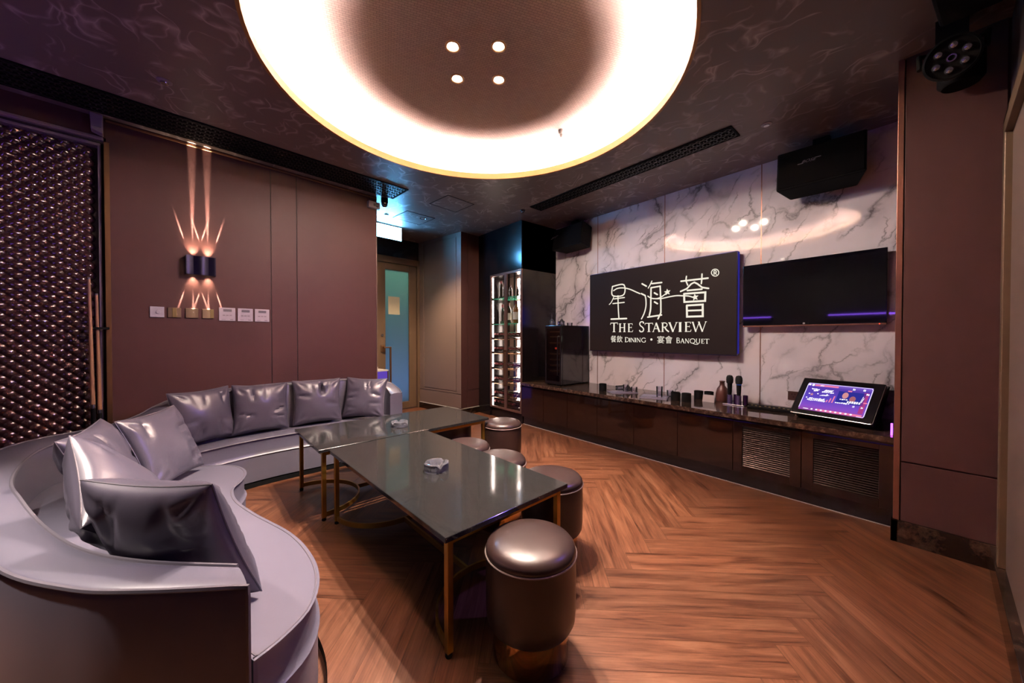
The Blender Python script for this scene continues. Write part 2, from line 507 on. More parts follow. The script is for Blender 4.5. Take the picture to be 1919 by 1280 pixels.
# sconce wall: turned 6 degrees from the media wall
WD = Vector((0.9945, 0.1045, 0)); WN = Vector((-0.1045, 0.9945, 0)); W0 = Vector((0.4, 3.785, 0))


def onw(s, z, off=0.0):      # s along the wall, off towards the room
    p = W0 + WD * s - WN * off
    return Vector((p.x, p.y, z))


WMX = frame_mx(W0, WD, -WN, (0, 0, 1))     # local x along the wall, local y towards the room (left-handed fixed below)
WMX = Matrix(((WD.x, -WN.x, 0, W0.x), (WD.y, -WN.y, 0, W0.y), (0, 0, 1, 0), (0, 0, 0, 1)))


def wbox(mb, s0, s1, z0, z1, o0, o1, mi=0):
    return mb.box((s0, o0, z0), (s1, o1, z1), mi=mi, mx=WMX)


def text_mesh(body, size, extrude=0.0005):
    c = bpy.data.curves.new('lettering', 'FONT'); c.body = body; c.size = size; c.extrude = extrude; c.align_x = 'CENTER'; c.align_y = 'CENTER'; c.resolution_u = 3
    o = bpy.data.objects.new('lettering', c); C.objects.link(o)
    bpy.context.view_layer.update()
    me = bpy.data.meshes.new_from_object(o.evaluated_get(bpy.context.evaluated_depsgraph_get()))
    bpy.data.objects.remove(o); bpy.data.curves.remove(c)
    return me


# ------------------------------------------------------------------ the room
XL, XM, YB = -1.75, 3.66, -0.2     # left wall, marble wall, back wall
YD = 5.36                           # door wall reference
CC = Vector((1.254, 1.815)); CR = 1.1775   # ceiling cove

# floor: herringbone planks, zigzag along the media wall
def make_floor():
    Lp, Wp = 0.933, 0.1335
    rot = R(2.0)
    def dirv(a): return Vector((math.cos(a), math.sin(a)))
    eu, ev = dirv(-PI / 4 + rot), dirv(PI / 4 + rot)
    org = Vector((2.67, 0.98))
    bm = bmesh.new(); uvl = bm.loops.layers.uv.new('UVMap'); rl = bm.loops.layers.float_color.new('rnd')
    def plank(u0, v0, du, dv, along_u):
        cpt = org + eu * (u0 + du / 2) + ev * (v0 + dv / 2)
        if not (XL - 1 < cpt.x < XM + 1 and YB - 1 < cpt.y < 6.6): return
        g = 0.0006
        pts = [(u0 + g, v0 + g), (u0 + du - g, v0 + g), (u0 + du - g, v0 + dv - g), (u0 + g, v0 + dv - g)]
        vs = [bm.verts.new((*(org + eu * a + ev * b), 0.0)) for a, b in pts]
        f = bm.faces.new(vs)
        ox, oy, rv = random.uniform(0, 40), random.uniform(0, 40), random.random()
        for lp, (a, b) in zip(f.loops, pts):
            q = (a - u0, b - v0) if along_u else (b - v0, a - u0)
            lp[uvl].uv = (q[0] + ox, q[1] + oy); lp[rl] = (rv, rv, rv, 1)
    for j in range(-6, 7):
        for i in range(-45, 46):
            u0, v0 = i * Wp + j * Lp, i * Wp - j * Lp
            plank(u0, v0, Lp, Wp, True)
            plank(u0, v0 + Wp, Wp, Lp, False)
    for co, no in (((XL, 0, 0), (-1, 0, 0)), ((XM, 0, 0), (1, 0, 0)), ((0, YB, 0), (0, -1, 0)), ((0, 6.5, 0), (0, 1, 0))):
        bmesh.ops.bisect_plane(bm, geom=bm.verts[:] + bm.edges[:] + bm.faces[:], plane_co=co, plane_no=no, clear_outer=True)
    base = [bm.verts.new(p) for p in ((XL, YB, -0.002), (XM, YB, -0.002), (XM, 6.5, -0.002), (XL, 6.5, -0.002))]
    fb = bm.faces.new(base); fb.material_index = 1
    lo = [bm.verts.new(p) for p in ((XL, YB, -0.06), (XM, YB, -0.06), (XM, 6.5, -0.06), (XL, 6.5, -0.06))]
    for k in range(4):
        f = bm.faces.new((base[k], lo[k], lo[(k + 1) % 4], base[(k + 1) % 4])); f.material_index = 1
    me = bpy.data.meshes.new('floor'); bm.to_mesh(me); bm.free()
    me.materials.append(M['floor']); me.materials.append(M['floor_gap'])
    o = bpy.data.objects.new('floor', me); C.objects.link(o)
    return structure(o)


make_floor()

# ceiling with the round opening
def make_ceiling():
    mb = MB(); n = 96
    x0, x1, y0, y1 = XL - 0.1, XM + 0.1, YB - 0.1, 6.6
    inner = [(CC.x + CR * math.cos(2 * PI * k / n), CC.y + CR * math.sin(2 * PI * k / n), CE) for k in range(n)]
    outer = []
    for k in range(n):
        a = 2 * PI * k / n; dx, dy = math.cos(a), math.sin(a)
        t = min((x1 - CC.x) / dx if dx > 1e-9 else 1e9, (x0 - CC.x) / dx if dx < -1e-9 else 1e9, (y1 - CC.y) / dy if dy > 1e-9 else 1e9, (y0 - CC.y) / dy if dy < -1e-9 else 1e9)
        outer.append((CC.x + dx * t, CC.y + dy * t, CE))
    fs = [(k, (k + 1) % n, n + (k + 1) % n, n + k) for k in range(n)]
    mb.add(inner + outer, fs)
    # corners of the rectangle
    for cx, cy in ((x0, y0), (x1, y0), (x1, y1), (x0, y1)):
        a = math.atan2(cy - CC.y, cx - CC.x) % (2 * PI); k = int(a / (2 * PI) * n)
        mb.add([outer[k], outer[(k + 1) % n], (cx, cy, CE)], [(0, 1, 2)])
    o = mb.build('ceiling', M['ceiling'], fix=False)
    return structure(o)


make_ceiling()
RI = CR + 0.13
UZ = CE + 0.17
mb = MB(); n = 96
rim = []
# raised ceiling inside the cove
vs = [(CC.x, CC.y, UZ)] + [(CC.x + RI * math.cos(2 * PI * k / n), CC.y + RI * math.sin(2 * PI * k / n), UZ) for k in range(n)]
mb.add(vs, [(0, 1 + (k + 1) % n, 1 + k) for k in range(n)])
structure(mb.build('ceiling_raised', M['weave'], fix=False))
mb = MB()
TM = Matrix.Translation((CC.x, CC.y, 0))
mb.lathe([(CR + 0.008, CE + 0.012), (RI, CE + 0.012), (RI, UZ)], 96, TM, cap=False)
structure(mb.build('trim_1', M['cove_side'], smooth=True))
mb = MB()
mb.lathe([(CR + 0.008, CE + 0.012), (CR + 0.008, CE + 0.0415), (CR, CE + 0.0415), (CR, CE - 0.010), (CR + 0.018, CE - 0.010), (CR + 0.018, CE)], 96, TM, cap=False)
structure(mb.build('trim_2', M['gold_paint'], smooth=True))
mb = MB()
mb.lathe([(CR + 0.034, CE + 0.022), (CR + 0.034, CE + 0.034), (CR + 0.040, CE + 0.034), (CR + 0.040, CE + 0.022)], 96, TM, cap=False)
tag(mb.build('light_strip', E('warm_white_strip', (1.0, 0.87, 0.72), COVE)), 'warm white light strip hidden behind the gold rim of the round ceiling cove', 'light strip')

# walls ------------------------------------------------------------
mb = MB(); mb.box((XM, YB - 0.1, 0), (XM + 0.1, 4.6, CE))
wm = structure(mb.build('wall_media', M['marble']))
mb = MB()
for y in (1.007, 1.875, 2.733):
    mb.box((XM - 0.0012, y - 0.0035, 0.54), (XM, y + 0.0035, CE))
structure(mb.build('trim_3', M['copper']))
mb = MB(); mb.box((XL - 0.1, YB - 0.1, 0), (XM + 0.1, YB, CE)); structure(mb.build('wall_back', M['panel_dark']))
mb = MB(); mb.box((XL - 0.1, YB, 0), (XL, 4.5, CE)); structure(mb.build('wall_left', M['panel_dark']))

# sconce wall: panelled part, header and recess for the beaded panel
mb = MB()
wbox(mb, -0.975, -0.0225, 0, CE, -0.12, 0)
wbox(mb, -0.0155, 0.1795, 0, CE, -0.12, 0)
wbox(mb, 0.1865, 0.937, 0, CE, -0.12, 0)
wbox(mb, -2.4, -0.975, 2.487, CE, -0.14, -0.004)
wbox(mb, -2.4, -0.975, 0, 2.487, -0.16, -0.10)
structure(mb.build('wall_sconce', M['panel']))
mb = MB(); wbox(mb, -0.0225, -0.0155, 0, CE, -0.12, -0.006); wbox(mb, 0.1795, 0.1865, 0, CE, -0.12, -0.006); wbox(mb, -2.4, -0.975, 2.452, 2.462, -0.10, -0.02)
structure(mb.build('trim_4', M['groove']))
mb = MB(); wbox(mb, -0.985, -0.960, 0, 2.46, -0.02, 0.003); structure(mb.build('trim_5', M['bronze']))
mb = MB(); wbox(mb, -2.4, -0.985, 2.462, 2.487, -0.10, 0.012); structure(mb.build('trim_6', M['pale_frame'], bevel=0.008))
mb = MB(); wbox(mb, -0.975, 0.937, 2.597, 2.612, 0, 0.012); structure(mb.build('trim_7', M['bronze'], bevel=0.003))
mb = MB(); wbox(mb, 0.937, 0.945, 0, CE, -0.12, 0.004); structure(mb.build('trim_8', M['panel_tan']))

# door alcove: left return (hidden side), door wall, right return, front return
DW = Vector((2.501, 5.345, 0))
A0 = Vector((2.69, 4.37, 0)); A1 = DW
def slab(name, a, b, z0, z1, th, m, side=1):
    a, b = Vector(a), Vector(b); d = (b - a).normalized(); nrm = Vector((d.y, -d.x, 0)) * side
    mb = MB(); p = [a, b, b + nrm * th, a + nrm * th]
    mb.add([(q.x, q.y, z0) for q in p] + [(q.x, q.y, z1) for q in p], [(0, 1, 2, 3), (4, 5, 6, 7), (0, 1, 5, 4), (1, 2, 6, 5), (2, 3, 7, 6), (3, 0, 4, 7)])
    return mb
E1 = onw(0.937, 0); 
AL1 = E1 + WN * 1.44
structure(slab('w', onw(0.925, 0, -0.12), AL1, 0, CE, 0.1, None, -1).build('wall_alcove_left', M['panel']))
# right return of the alcove with its raised panels
dA = (A1 - A0).normalized(); nA = Vector((-dA.y, dA.x, 0))      # nA points into the alcove
if nA.x > 0: nA = -nA
AMX = Matrix(((dA.x, nA.x, 0, A0.x), (dA.y, nA.y, 0, A0.y), (0, 0, 1, 0), (0, 0, 0, 1)))
LA = (A1 - A0).length
mb = MB()
mb.box((0, -0.12, 0), (LA, -0.012, CE), mx=AMX)
mb.box((0.0, -0.012, 0.10), (LA, 0, 0.292), mx=AMX)
mb.box((0.0, -0.012, 0.302), (LA, 0, 0.325), mx=AMX)
mb.box((0.0, -0.012, 0.325), (0.10, 0, CE), mx=AMX)
mb.box((LA - 0.13, -0.012, 0.325), (LA, 0, CE), mx=AMX)
mb.box((0.10, -0.012, 2.57), (LA - 0.13, 0, CE), mx=AMX)
mb.box((0.112, -0.012, 0.337), (LA - 0.142, -0.004, 2.558), mx=AMX)
structure(mb.build('wall_alcove_right', M['panel_tan'], bevel=0.002))
B1 = Vector((3.42, 4.447, 0))
dB = (B1 - A0).normalized(); nB = Vector((dB.y, -dB.x, 0))
BMX = Matrix(((dB.x, nB.x, 0, A0.x), (dB.y, nB.y, 0, A0.y), (0, 0, 1, 0), (0, 0, 0, 1)))
LB = (B1 - A0).length
mb = MB()
mb.box((0.002, -0.12, 0), (LB, -0.010, CE), mx=BMX)
mb.box((0.0, -0.010, 0.10), (0.115, 0, CE), mx=BMX)
mb.box((0.123, -0.010, 0.10), (LB, 0, 0.345), mx=BMX)
mb.box((0.123, -0.010, 0.353), (LB, 0, CE), mx=BMX)
structure(mb.build('wall_alcove_front', M['panel'], bevel=0.002))
mb = MB(); mb.box((-0.012, -0.05, 0), (LA, 0.012, 0.088), mx=AMX); mb.box((-0.012, -0.05, 0), (LB, 0.012, 0.088), mx=BMX)
structure(mb.build('baseboard_alcove', M['stone_base']))
mb = MB(); mb.box((-0.013, -0.05, 0.088), (LA, 0.0125, 0.095), mx=AMX); mb.box((-0.013, -0.05, 0.088), (LB, 0.0125, 0.095), mx=BMX)
structure(mb.build('trim_9', M['bright_edge']))

# door wall and glazed door (parallel to the sconce wall)
DMX = Matrix(((WD.x, -WN.x, 0, DW.x), (WD.y, -WN.y, 0, DW.y), (0, 0, 1, 0), (0, 0, 0, 1)))   # x along the wall, negative = left, y towards the room
DX0 = -1.10
mb = MB()
mb.box((-1.6, -0.10, 2.33), (0.1, 0, CE), mx=DMX)
mb.box((-1.6, -0.10, 0), (DX0, 0, 2.33), mx=DMX)
structure(mb.build('wall_door', M['black_gloss']))
d1 = structure(thing('door_1', 'taupe framed door with a tall frosted glass pane in the alcove', None))
mb = MB()
mb.box((DX0, -0.08, 0), (DX0 + 0.09, 0.03, 2.33), mx=DMX); mb.box((-0.035, -0.08, 0), (0.02, 0.03, 2.33), mx=DMX); mb.box((DX0 + 0.09, -0.08, 2.235), (-0.035, 0.03, 2.33), mx=DMX)
mb.build('door_casing', M['door_frame'], d1, bevel=0.004)
lx0, lx1 = DX0 + 0.095, -0.04
gx0, gx1 = -0.555, -0.165
mb = MB()
mb.box((lx0, -0.05, 0.01), (gx0, -0.005, 2.23), mx=DMX); mb.box((gx1, -0.05, 0.01), (lx1, -0.005, 2.23), mx=DMX)
mb.box((gx0, -0.05, 0.01), (gx1, -0.005, 0.115), mx=DMX); mb.box((gx0, -0.05, 2.135), (gx1, -0.005, 2.23), mx=DMX)
mb.build('door_leaf', M['door_frame'], d1, bevel=0.003)
fg, nt, b = mat('frosted_glass')
b.inputs['Base Color'].default_value = (0.85, 0.9, 0.9, 1); b.inputs['Roughness'].default_value = 0.35; b.inputs['Transmission Weight'].default_value = 1.0; b.inputs['IOR'].default_value = 1.2
nt.nodes.clear()
tr = nt.nodes.new('ShaderNodeBsdfTranslucent'); tr.inputs[0].default_value = (0.7, 0.78, 0.78, 1)
gl = nt.nodes.new('ShaderNodeBsdfGlossy'); gl.inputs['Roughness'].default_value = 0.25
mx_ = nt.nodes.new('ShaderNodeMixShader'); mx_.inputs[0].default_value = 0.05
oo = nt.nodes.new('ShaderNodeOutputMaterial')
nt.links.new(tr.outputs[0], mx_.inputs[1]); nt.links.new(gl.outputs[0], mx_.inputs[2]); nt.links.new(mx_.outputs[0], oo.inputs[0])
mb = MB(); mb.box((gx0 - 0.005, -0.031, 0.11), (gx1 + 0.005, -0.025, 2.14), mx=DMX); mb.build('glass_pane', fg, d1)
mb = MB(); mb.box((gx0 - 0.075, -0.006, 0.90), (gx0 - 0.005, 0.006, 1.0), mx=DMX)
hx = gx0 + 0.05
mb.box((gx0 - 0.05, 0.0, 0.955), (gx0 - 0.035, 0.05, 0.98), mx=DMX)
mb.box((gx0 - 0.05, 0.04, 0.958), (hx + 0.012, 0.055, 0.976), mx=DMX); mb.box((hx - 0.012, 0.036, 0.28), (hx + 0.012, 0.06, 0.976), mx=DMX)
mb.box((hx - 0.012, -0.006, 0.28), (hx + 0.012, 0.05, 0.30), mx=DMX)
mb.build('door_handle', M['bronze'], d1, bevel=0.003)
mb = MB(); mb.lathe([(0.0, 0), (0.018, 0), (0.018, 0.012), (0.0, 0.012)], 20, DMX @ Matrix.Translation((gx0 - 0.055, -0.005, 1.15)) @ Matrix.Rotation(-PI / 2, 4, 'X'))
mb.build('lock_cylinder', M['steel'], d1, smooth=True)
mb = MB(); mb.box((-0.50, -0.024, 1.465), (-0.315, -0.022, 1.735), mx=DMX)
tag(mb.build('paper_notice', M['ivory']), 'small ivory paper notice on the frosted glass of the alcove door', 'notice')
# corridor behind the door
mb = MB()
mb.box((-1.6, -1.1, -0.02), (0.6, -1.05, CE), mx=DMX); mb.box((-1.65, -1.1, 0), (-1.6, -0.1, CE), mx=DMX); mb.box((0.55, -1.1, 0), (0.6, -0.1, CE), mx=DMX)
structure(mb.build('wall_corridor', M['white']))
def area(name, loc, tgt, watts, col, sx, sy):
    d = bpy.data.lights.new(name, 'AREA'); d.shape = 'RECTANGLE'; d.size = sx; d.size_y = sy; d.energy = watts; d.color = col
    o = bpy.data.objects.new(name, d); C.objects.link(o); o.location = loc
    o.rotation_euler = (Vector(tgt) - Vector(loc)).to_track_quat('-Z', 'Y').to_euler(); return o
area('corridor_lamp', DMX @ Vector((-0.4, -0.55, 2.5)), DMX @ Vector((-0.4, -0.55, 0)), 3.0, (0.45, 1.0, 0.62), 0.8, 0.3)
area('corridor_floor_lamp', DMX @ Vector((-0.4, -0.65, 0.06)), DMX @ Vector((-0.4, -0.65, 2)), 4.5, (0.28, 0.42, 1.0), 0.8, 0.3)

# pillar at the right of the media wall
PX = 2.87
mb = MB()
mb.box((PX + 0.012, YB - 0.1, 0), (XM + 0.05, 0.158, CE))
mb.box((PX, -0.192, 0.445), (PX + 0.012, 0.132, CE)); mb.box((PX, -0.192, 0.12), (PX + 0.012, 0.132, 0.438))
structure(mb.build('wall_pillar', M['panel'], bevel=0.002))
mb = MB(); mb.box((PX - 0.004, 0.136, 0.12), (PX + 0.012, 0.160, CE)); structure(mb.build('trim_10', M['copper'], bevel=0.002))
mb = MB(); mb.box((PX - 0.014, YB, 0), (PX + 0.02, 0.168, 0.12)); mb.box((1.55, YB, 0), (PX - 0.014, YB + 0.040, 0.12)); mb.box((PX - 0.014, 0.14, 0), (PX + 0.2, 0.168, 0.12))
structure(mb.build('baseboard_right', M['stone_base'], bevel=0.002))
# framed door on the right wall
d2 = structure(thing('door_2', 'taupe door with a stepped frame at the right edge', None))
mb = MB()
mb.box((2.635, YB, 0.12), (2.85, YB + 0.022, 2.13)); mb.box((1.6, YB, 2.02), (2.85, YB + 0.022, 2.13)); mb.box((1.6, YB, 0.12), (1.7, YB + 0.022, 2.13))
mb.build('door_casing', M['door_frame'], d2, bevel=0.004)
mb = MB()
mb.box((2.60, YB, 0.12), (2.650, YB + 0.034, 2.05)); mb.box((1.68, YB, 1.995), (2.62, YB + 0.034, 2.05)); mb.build('door_stop', M['door_frame'], d2, bevel=0.004)
mb = MB(); mb.box((1.70, YB, 0.12), (2.60, YB + 0.012, 1.995)); mb.build('door_leaf', M['panel_tan'], d2)


# ------------------------------------------------------------------ curved sofa
SZ = 0.35      # seat height
sofa = thing('curved_sofa', 'long lavender grey leather sofa curving in an S along the wall and foreground', 'sofa', (-0.1, 2.6, 0))
def P2(p): return (p[0] + 0.1, p[1] - 2.6)     # world -> sofa local
# stations of the back: outer x, outer y, inner x, inner y, top z
ST = [(0.053, 1.000, 0.036, 1.118, 0.555), (-0.134, 1.125, -0.150, 1.285, 0.56), (-0.257, 1.238, -0.283, 1.464, 0.56), (-0.411, 1.455, -0.405, 1.726, 0.56),
      (-0.60, 1.88, -0.525, 2.05, 0.56), (-0.745, 2.36, -0.615, 2.33, 0.56), (-0.825, 2.75, -0.668, 2.65, 0.56), (-0.835, 3.02, -0.672, 2.88, 0.56),
      (-0.765, 3.19, -0.625, 3.02, 0.56), (-0.62, 3.285, -0.54, 3.09, 0.563), (-0.50, 3.32, -0.43, 3.14, 0.578), (-0.40, 3.37, -0.315, 3.20, 0.61), (-0.335, 3.455, -0.235, 3.30, 0.645), (-0.235, 3.56, -0.14, 3.40, 0.678),
      (-0.03, 3.63, 0.05, 3.485, 0.703), (0.22, 3.68, 0.25, 3.545, 0.716), (0.58, 3.73, 0.59, 3.595, 0.720), (0.95, 3.765, 0.95, 3.63, 0.714), (1.22, 3.775, 1.19, 3.635, 0.682),
      (1.40, 3.72, 1.285, 3.59, 0.65), (1.455, 3.60, 1.315, 3.54, 0.60), (1.445, 3.47, 1.315, 3.455, 0.56)]
def make_back(rows, name):
    mb = MB(); k = 12; rr = 0.022
    for ox, oy, ix, iy, z in rows:
        o = Vector((*P2((ox, oy)), 0)); i = Vector((*P2((ix, iy)), 0)); d = (i - o); L = d.length; d /= L
        prof = [(0.0, 0.045), (0.0, 0.3), (0.0, z - rr), (rr * 0.3, z - rr * 0.3), (rr, z), (L * 0.35, z + 0.004), (L * 0.65, z + 0.004), (L - rr, z), (L - rr * 0.3, z - rr * 0.3), (L, z - rr), (L, 0.30), (L, 0.045)]
        mb.v += [tuple(o + d * s + Vector((0, 0, zz))) for s, zz in prof]
    n = len(rows)
    for a in range(n - 1):
        for j in range(k - 1):
            mb.f.append((a * k + j, a * k + j + 1, (a + 1) * k + j + 1, (a + 1) * k + j)); mb.fm.append(0)
    mb.f += [tuple(range(k)), tuple(reversed(range((n - 1) * k, n * k)))]; mb.fm += [0, 0]
    return mb.build(name, M['leather'], sofa, smooth=True)
rows = crom(ST, 150)
make_back(rows, 'backrest')
mb = MB()
for which in (0, 1):
    path = []
    for ox, oy, ix, iy, z in rows:
        o = Vector((*P2((ox, oy)), z)); i = Vector((*P2((ix, iy)), z)); d = (i - o).normalized()
        path.append((o + d * 0.006 - Vector((0, 0, 0.004))) if which == 0 else (i - d * 0.006 - Vector((0, 0, 0.004))))
    if which == 0:
        e = path[0]; path = [Vector((e.x, e.y, 0.06)), Vector((e.x, e.y, 0.3)), Vector((e.x, e.y, e.z - 0.02))] + path
    mb.tube(path, 0.0058, 6)
mb.build('piping', M['piping'], sofa, smooth=True)

def make_seat(inner, front, n=70):
    inn = crom(inner, n); fr = crom(front, n); m = 9
    CH = 0.125
    def grid(z, inset, mbb, crown):
        base = len(mbb.v)
        for a in range(n):
            p, q = Vector((*P2(inn[a]), 0)), Vector((*P2(fr[a]), 0)); d = (q - p)
            for j in range(m):
                t = j / (m - 1)
                pos = p + d * (t * (1 - inset / max(0.05, d.length)))
                mbb.v.append((pos.x, pos.y, z + crown * math.sin(PI * min(1, t * 1.15)) * min(1, 6 * a / n, 6 * (n - 1 - a) / n)))
        return base
    # seat cushion: top grid + rounded front edge + ends
    mb = MB()
    b0 = grid(SZ - 0.004, 0.012, mb, 0.008)
    for a in range(n - 1):
        for j in range(m - 1):
            mb.f.append((b0 + a * m + j, b0 + a * m + j + 1, b0 + (a + 1) * m + j + 1, b0 + (a + 1) * m + j)); mb.fm.append(0)
    edge = [b0 + a * m + m - 1 for a in range(n)]
    edge = [b0 + j for j in range(m - 1)] + edge + [b0 + (n - 1) * m + j for j in range(m - 2, -1, -1)]
    # outward normals along the rim
    ring_pts = [Vector(mb.v[i]) for i in edge]
    prev = edge
    for off, z in ((0.007, SZ - 0.007), (0.011, SZ - 0.018), (0.012, SZ - 0.05), (0.012, SZ - CH + 0.03), (0.009, SZ - CH + 0.008), (0.0, SZ - CH)):
        cur = []
        for k, p in enumerate(ring_pts):
            t = (ring_pts[min(k + 1, len(ring_pts) - 1)] - ring_pts[max(k - 1, 0)]); t.z = 0; t.normalize()
            nn = Vector((t.y, -t.x, 0)) * seat_side
            mb.v.append((p.x + nn.x * off, p.y + nn.y * off, z)); cur.append(len(mb.v) - 1)
        for k in range(len(edge) - 1):
            mb.f.append((prev[k], prev[k + 1], cur[k + 1], cur[k])); mb.fm.append(0)
        prev = cur
    mb.build('seat_cushion', M['leather'], sofa, smooth=True)
    rim = []
    for k, p in enumerate(ring_pts):
        t = (ring_pts[min(k + 1, len(ring_pts) - 1)] - ring_pts[max(k - 1, 0)]); t.z = 0; t.normalize()
        nn = Vector((t.y, -t.x, 0)) * seat_side
        rim.append(nn)
    mb2 = MB()
    mb2.tube([(p.x + r_.x * 0.010, p.y + r_.y * 0.010, SZ - 0.006) for p, r_ in zip(ring_pts, rim)], 0.0042, 6)
    mb2.tube([(p.x + r_.x * 0.006, p.y + r_.y * 0.006, SZ - CH) for p, r_ in zip(ring_pts, rim)], 0.0042, 6)
    mb2.build('seat_piping', M['piping'], sofa, smooth=True)
    # upholstered base and recessed plinth
    for nm, off, z0, z1, mm in (('base', 0.006, 0.035, SZ - CH - 0.002, M['leather']), ('plinth', -0.02, 0.0, 0.035, M['black'])):
        mb = MB(); q = len(ring_pts)
        for z in (z0, z1):
            for p, r_ in zip(ring_pts, rim):
                mb.v.append((p.x + r_.x * off, p.y + r_.y * off, z))
        for k in range(q - 1):
            mb.f.append((k, k + 1, q + k + 1, q + k)); mb.fm.append(0)
        mb.build(nm, mm, sofa, smooth=True)

seat_side = -1
near_in = [(0.036, 1.110), (-0.150, 1.275), (-0.283, 1.455), (-0.405, 1.72), (-0.525, 2.05), (-0.615, 2.33), (-0.668, 2.65), (-0.672, 2.88), (-0.625, 3.02), (-0.54, 3.08)]
near_fr = [(0.070, 1.030), (0.139, 1.068), (0.215, 1.140), (0.262, 1.262), (0.270, 1.424), (0.236, 1.639), (0.140, 1.922), (0.084, 2.136), (0.078, 2.30), (0.116, 2.399), (0.143, 2.53), (0.122, 2.665), (0.055, 2.765), (-0.06, 2.83), (-0.25, 2.89), (-0.45, 2.98)]
make_seat(near_in, near_fr)
far_in = [(-0.50, 3.11), (-0.43, 3.14), (-0.315, 3.20), (-0.235, 3.30), (-0.14, 3.40), (0.05, 3.485), (0.25, 3.545), (0.59, 3.595), (0.95, 3.63), (1.19, 3.635), (1.285, 3.59)]
far_fr = [(-0.42, 2.98), (-0.25, 3.055), (-0.095, 3.15), (0.131, 3.245), (0.32, 3.285), (0.51, 3.30), (0.83, 3.31), (1.10, 3.34), (1.36, 3.40)]
make_seat(far_in, far_fr)

# ------------------------------------------------------------------ cushions
def pillow_mesh(seed, s=0.38, th=0.075, crease=0.010):
    rnd = random.Random(seed); n = 40; mb = MB()
    ph = [rnd.uniform(0, 6.28) for _ in range(10)]
    folds = [(rnd.choice([0, 1, 2, 3]), rnd.uniform(-0.6, 0.6), rnd.uniform(0.10, 0.22), rnd.uniform(0.5, 1.0)) for _ in range(9)]
    def pt(u, v, side):
        # edges pulled in between the corners
        eu = 1 - 0.075 * (1 - v * v) ** 1.2; ev = 1 - 0.075 * (1 - u * u) ** 1.2
        x, z = u * eu * s / 2, v * ev * s / 2
        d = max(0.0, (1 - u * u) * (1 - v * v))
        y = th * (d ** 0.42) if d > 0 else 0
        wr = 0
        for side_, c, wdt, amp in folds:
            a, b_ = ((u, v) if side_ in (0, 1) else (v, u)); sg = 1 if side_ in (0, 2) else -1
            depth = 1 - sg * b_        # distance from that edge
            if depth < 0.75:
                wr -= amp * crease * math.exp(-((a - c - 0.25 * depth * math.sin(ph[0] + c * 5)) / (wdt * (0.25 + depth * 0.5))) ** 2) * math.sin(PI * min(1, depth / 0.75)) * 1.3
        # corner puckers
        for cu in (-1, 1):
            for cv in (-1, 1):
                r_ = math.hypot(u - cu, v - cv)
                ang = math.atan2(v - cv, u - cu)
                wr += crease * 0.55 * math.sin(ang * 9 + ph[3 + cu + 2]) * math.exp(-((r_ - 0.33) / 0.2) ** 2)
        y += wr * min(1, d * 6)
        y += 0.006 * math.sin(3 * u + ph[1]) * math.sin(2.6 * v + ph[2]) * d
        return (x, -y * side, z)
    for side in (1, -1):
        base = len(mb.v)
        for a in range(n + 1):
            for b_ in range(n + 1):
                u = math.sin((a / n - 0.5) * PI * 0.97) / math.sin(0.5 * PI * 0.97); v = math.sin((b_ / n - 0.5) * PI * 0.97) / math.sin(0.5 * PI * 0.97)
                mb.v.append(pt(u, v, side))
        for a in range(n):
            for b_ in range(n):
                i = base + a * (n + 1) + b_
                mb.f.append((i, i + n + 1, i + n + 2, i + 1) if side == 1 else (i, i + 1, i + n + 2, i + n + 1)); mb.fm.append(0)
    seam = []
    for t in range(160):
        q = t / 40; e = int(q); f = (q - e) * 2 - 1
        u, v = [(f, -1), (1, f), (-f, 1), (-1, -f)][e]
        seam.append(pt(u, v, 1))
    sm = MB().tube(seam, 0.0024, 5, closed=True)
    return mb, sm
def pillow(seed, loc, psi, tau, rho, label, s=0.38, th=0.075, group='grey cushions on the curved sofa'):
    root = thing('sofa_cushion', label, 'cushion', loc, 0, group)
    mb, sm = pillow_mesh(seed, s, th)
    wv = Vector((math.cos(psi), math.sin(psi), 0)); nv = Vector((math.sin(psi), -math.cos(psi), 0)); u0 = Vector((0, 0, 1)) * math.cos(tau) - nv * math.sin(tau)
    W_ = wv * math.cos(rho) + u0 * math.sin(rho); U_ = -wv * math.sin(rho) + u0 * math.cos(rho); N_ = U_.cross(W_)   # local y points backwards
    rm = Matrix((W_, -N_ * 1, U_)).transposed()
    root.rotation_euler = Matrix((W_, U_.cross(W_), U_)).transposed().to_euler()
    mb.build('cover', M['cushion'], root, smooth=True)
    sm.build('seam', M['piping'], root, smooth=True)
    return root
pillow(1, (-0.092, 1.380, 0.552), 2.33, 0.361, -0.023, 'nearest large grey cushion with its seam facing the camera at the near sofa end', s=0.40, th=0.088)
pillow(2, (-0.235, 1.705, 0.575), 1.50, 0.50, -0.96, 'pale grey cushion standing on one corner directly behind the nearest cushion', th=0.085)
pillow(3, (-0.375, 2.295, 0.556), 1.42, 0.34, 0.04, 'grey cushion turned sideways, third from the near sofa end', th=0.085)
pillow(4, (-0.212, 2.602, 0.552), 1.07, 0.39, 0.02, 'tall upright grey cushion beside the narrow waist of the seat', th=0.065)
pillow(5, (-0.072, 3.395, 0.556), 0.52, 0.20, 0.02, 'grey cushion at the left end of the row below the wall sconce')
pillow(6, (0.278, 3.482, 0.556), 0.17, 0.16, -0.03, 'grey cushion with a sagging top, second along the wall side of the sofa')
pillow(7, (0.69, 3.522, 0.556), -0.02, 0.14, 0.0, 'grey cushion in the wall side row, third from the sconce end')
pillow(8, (1.085, 3.475, 0.552), -0.55, 0.28, -0.05, 'grey cushion at the right sofa arm nearest the alcove door', s=0.37)

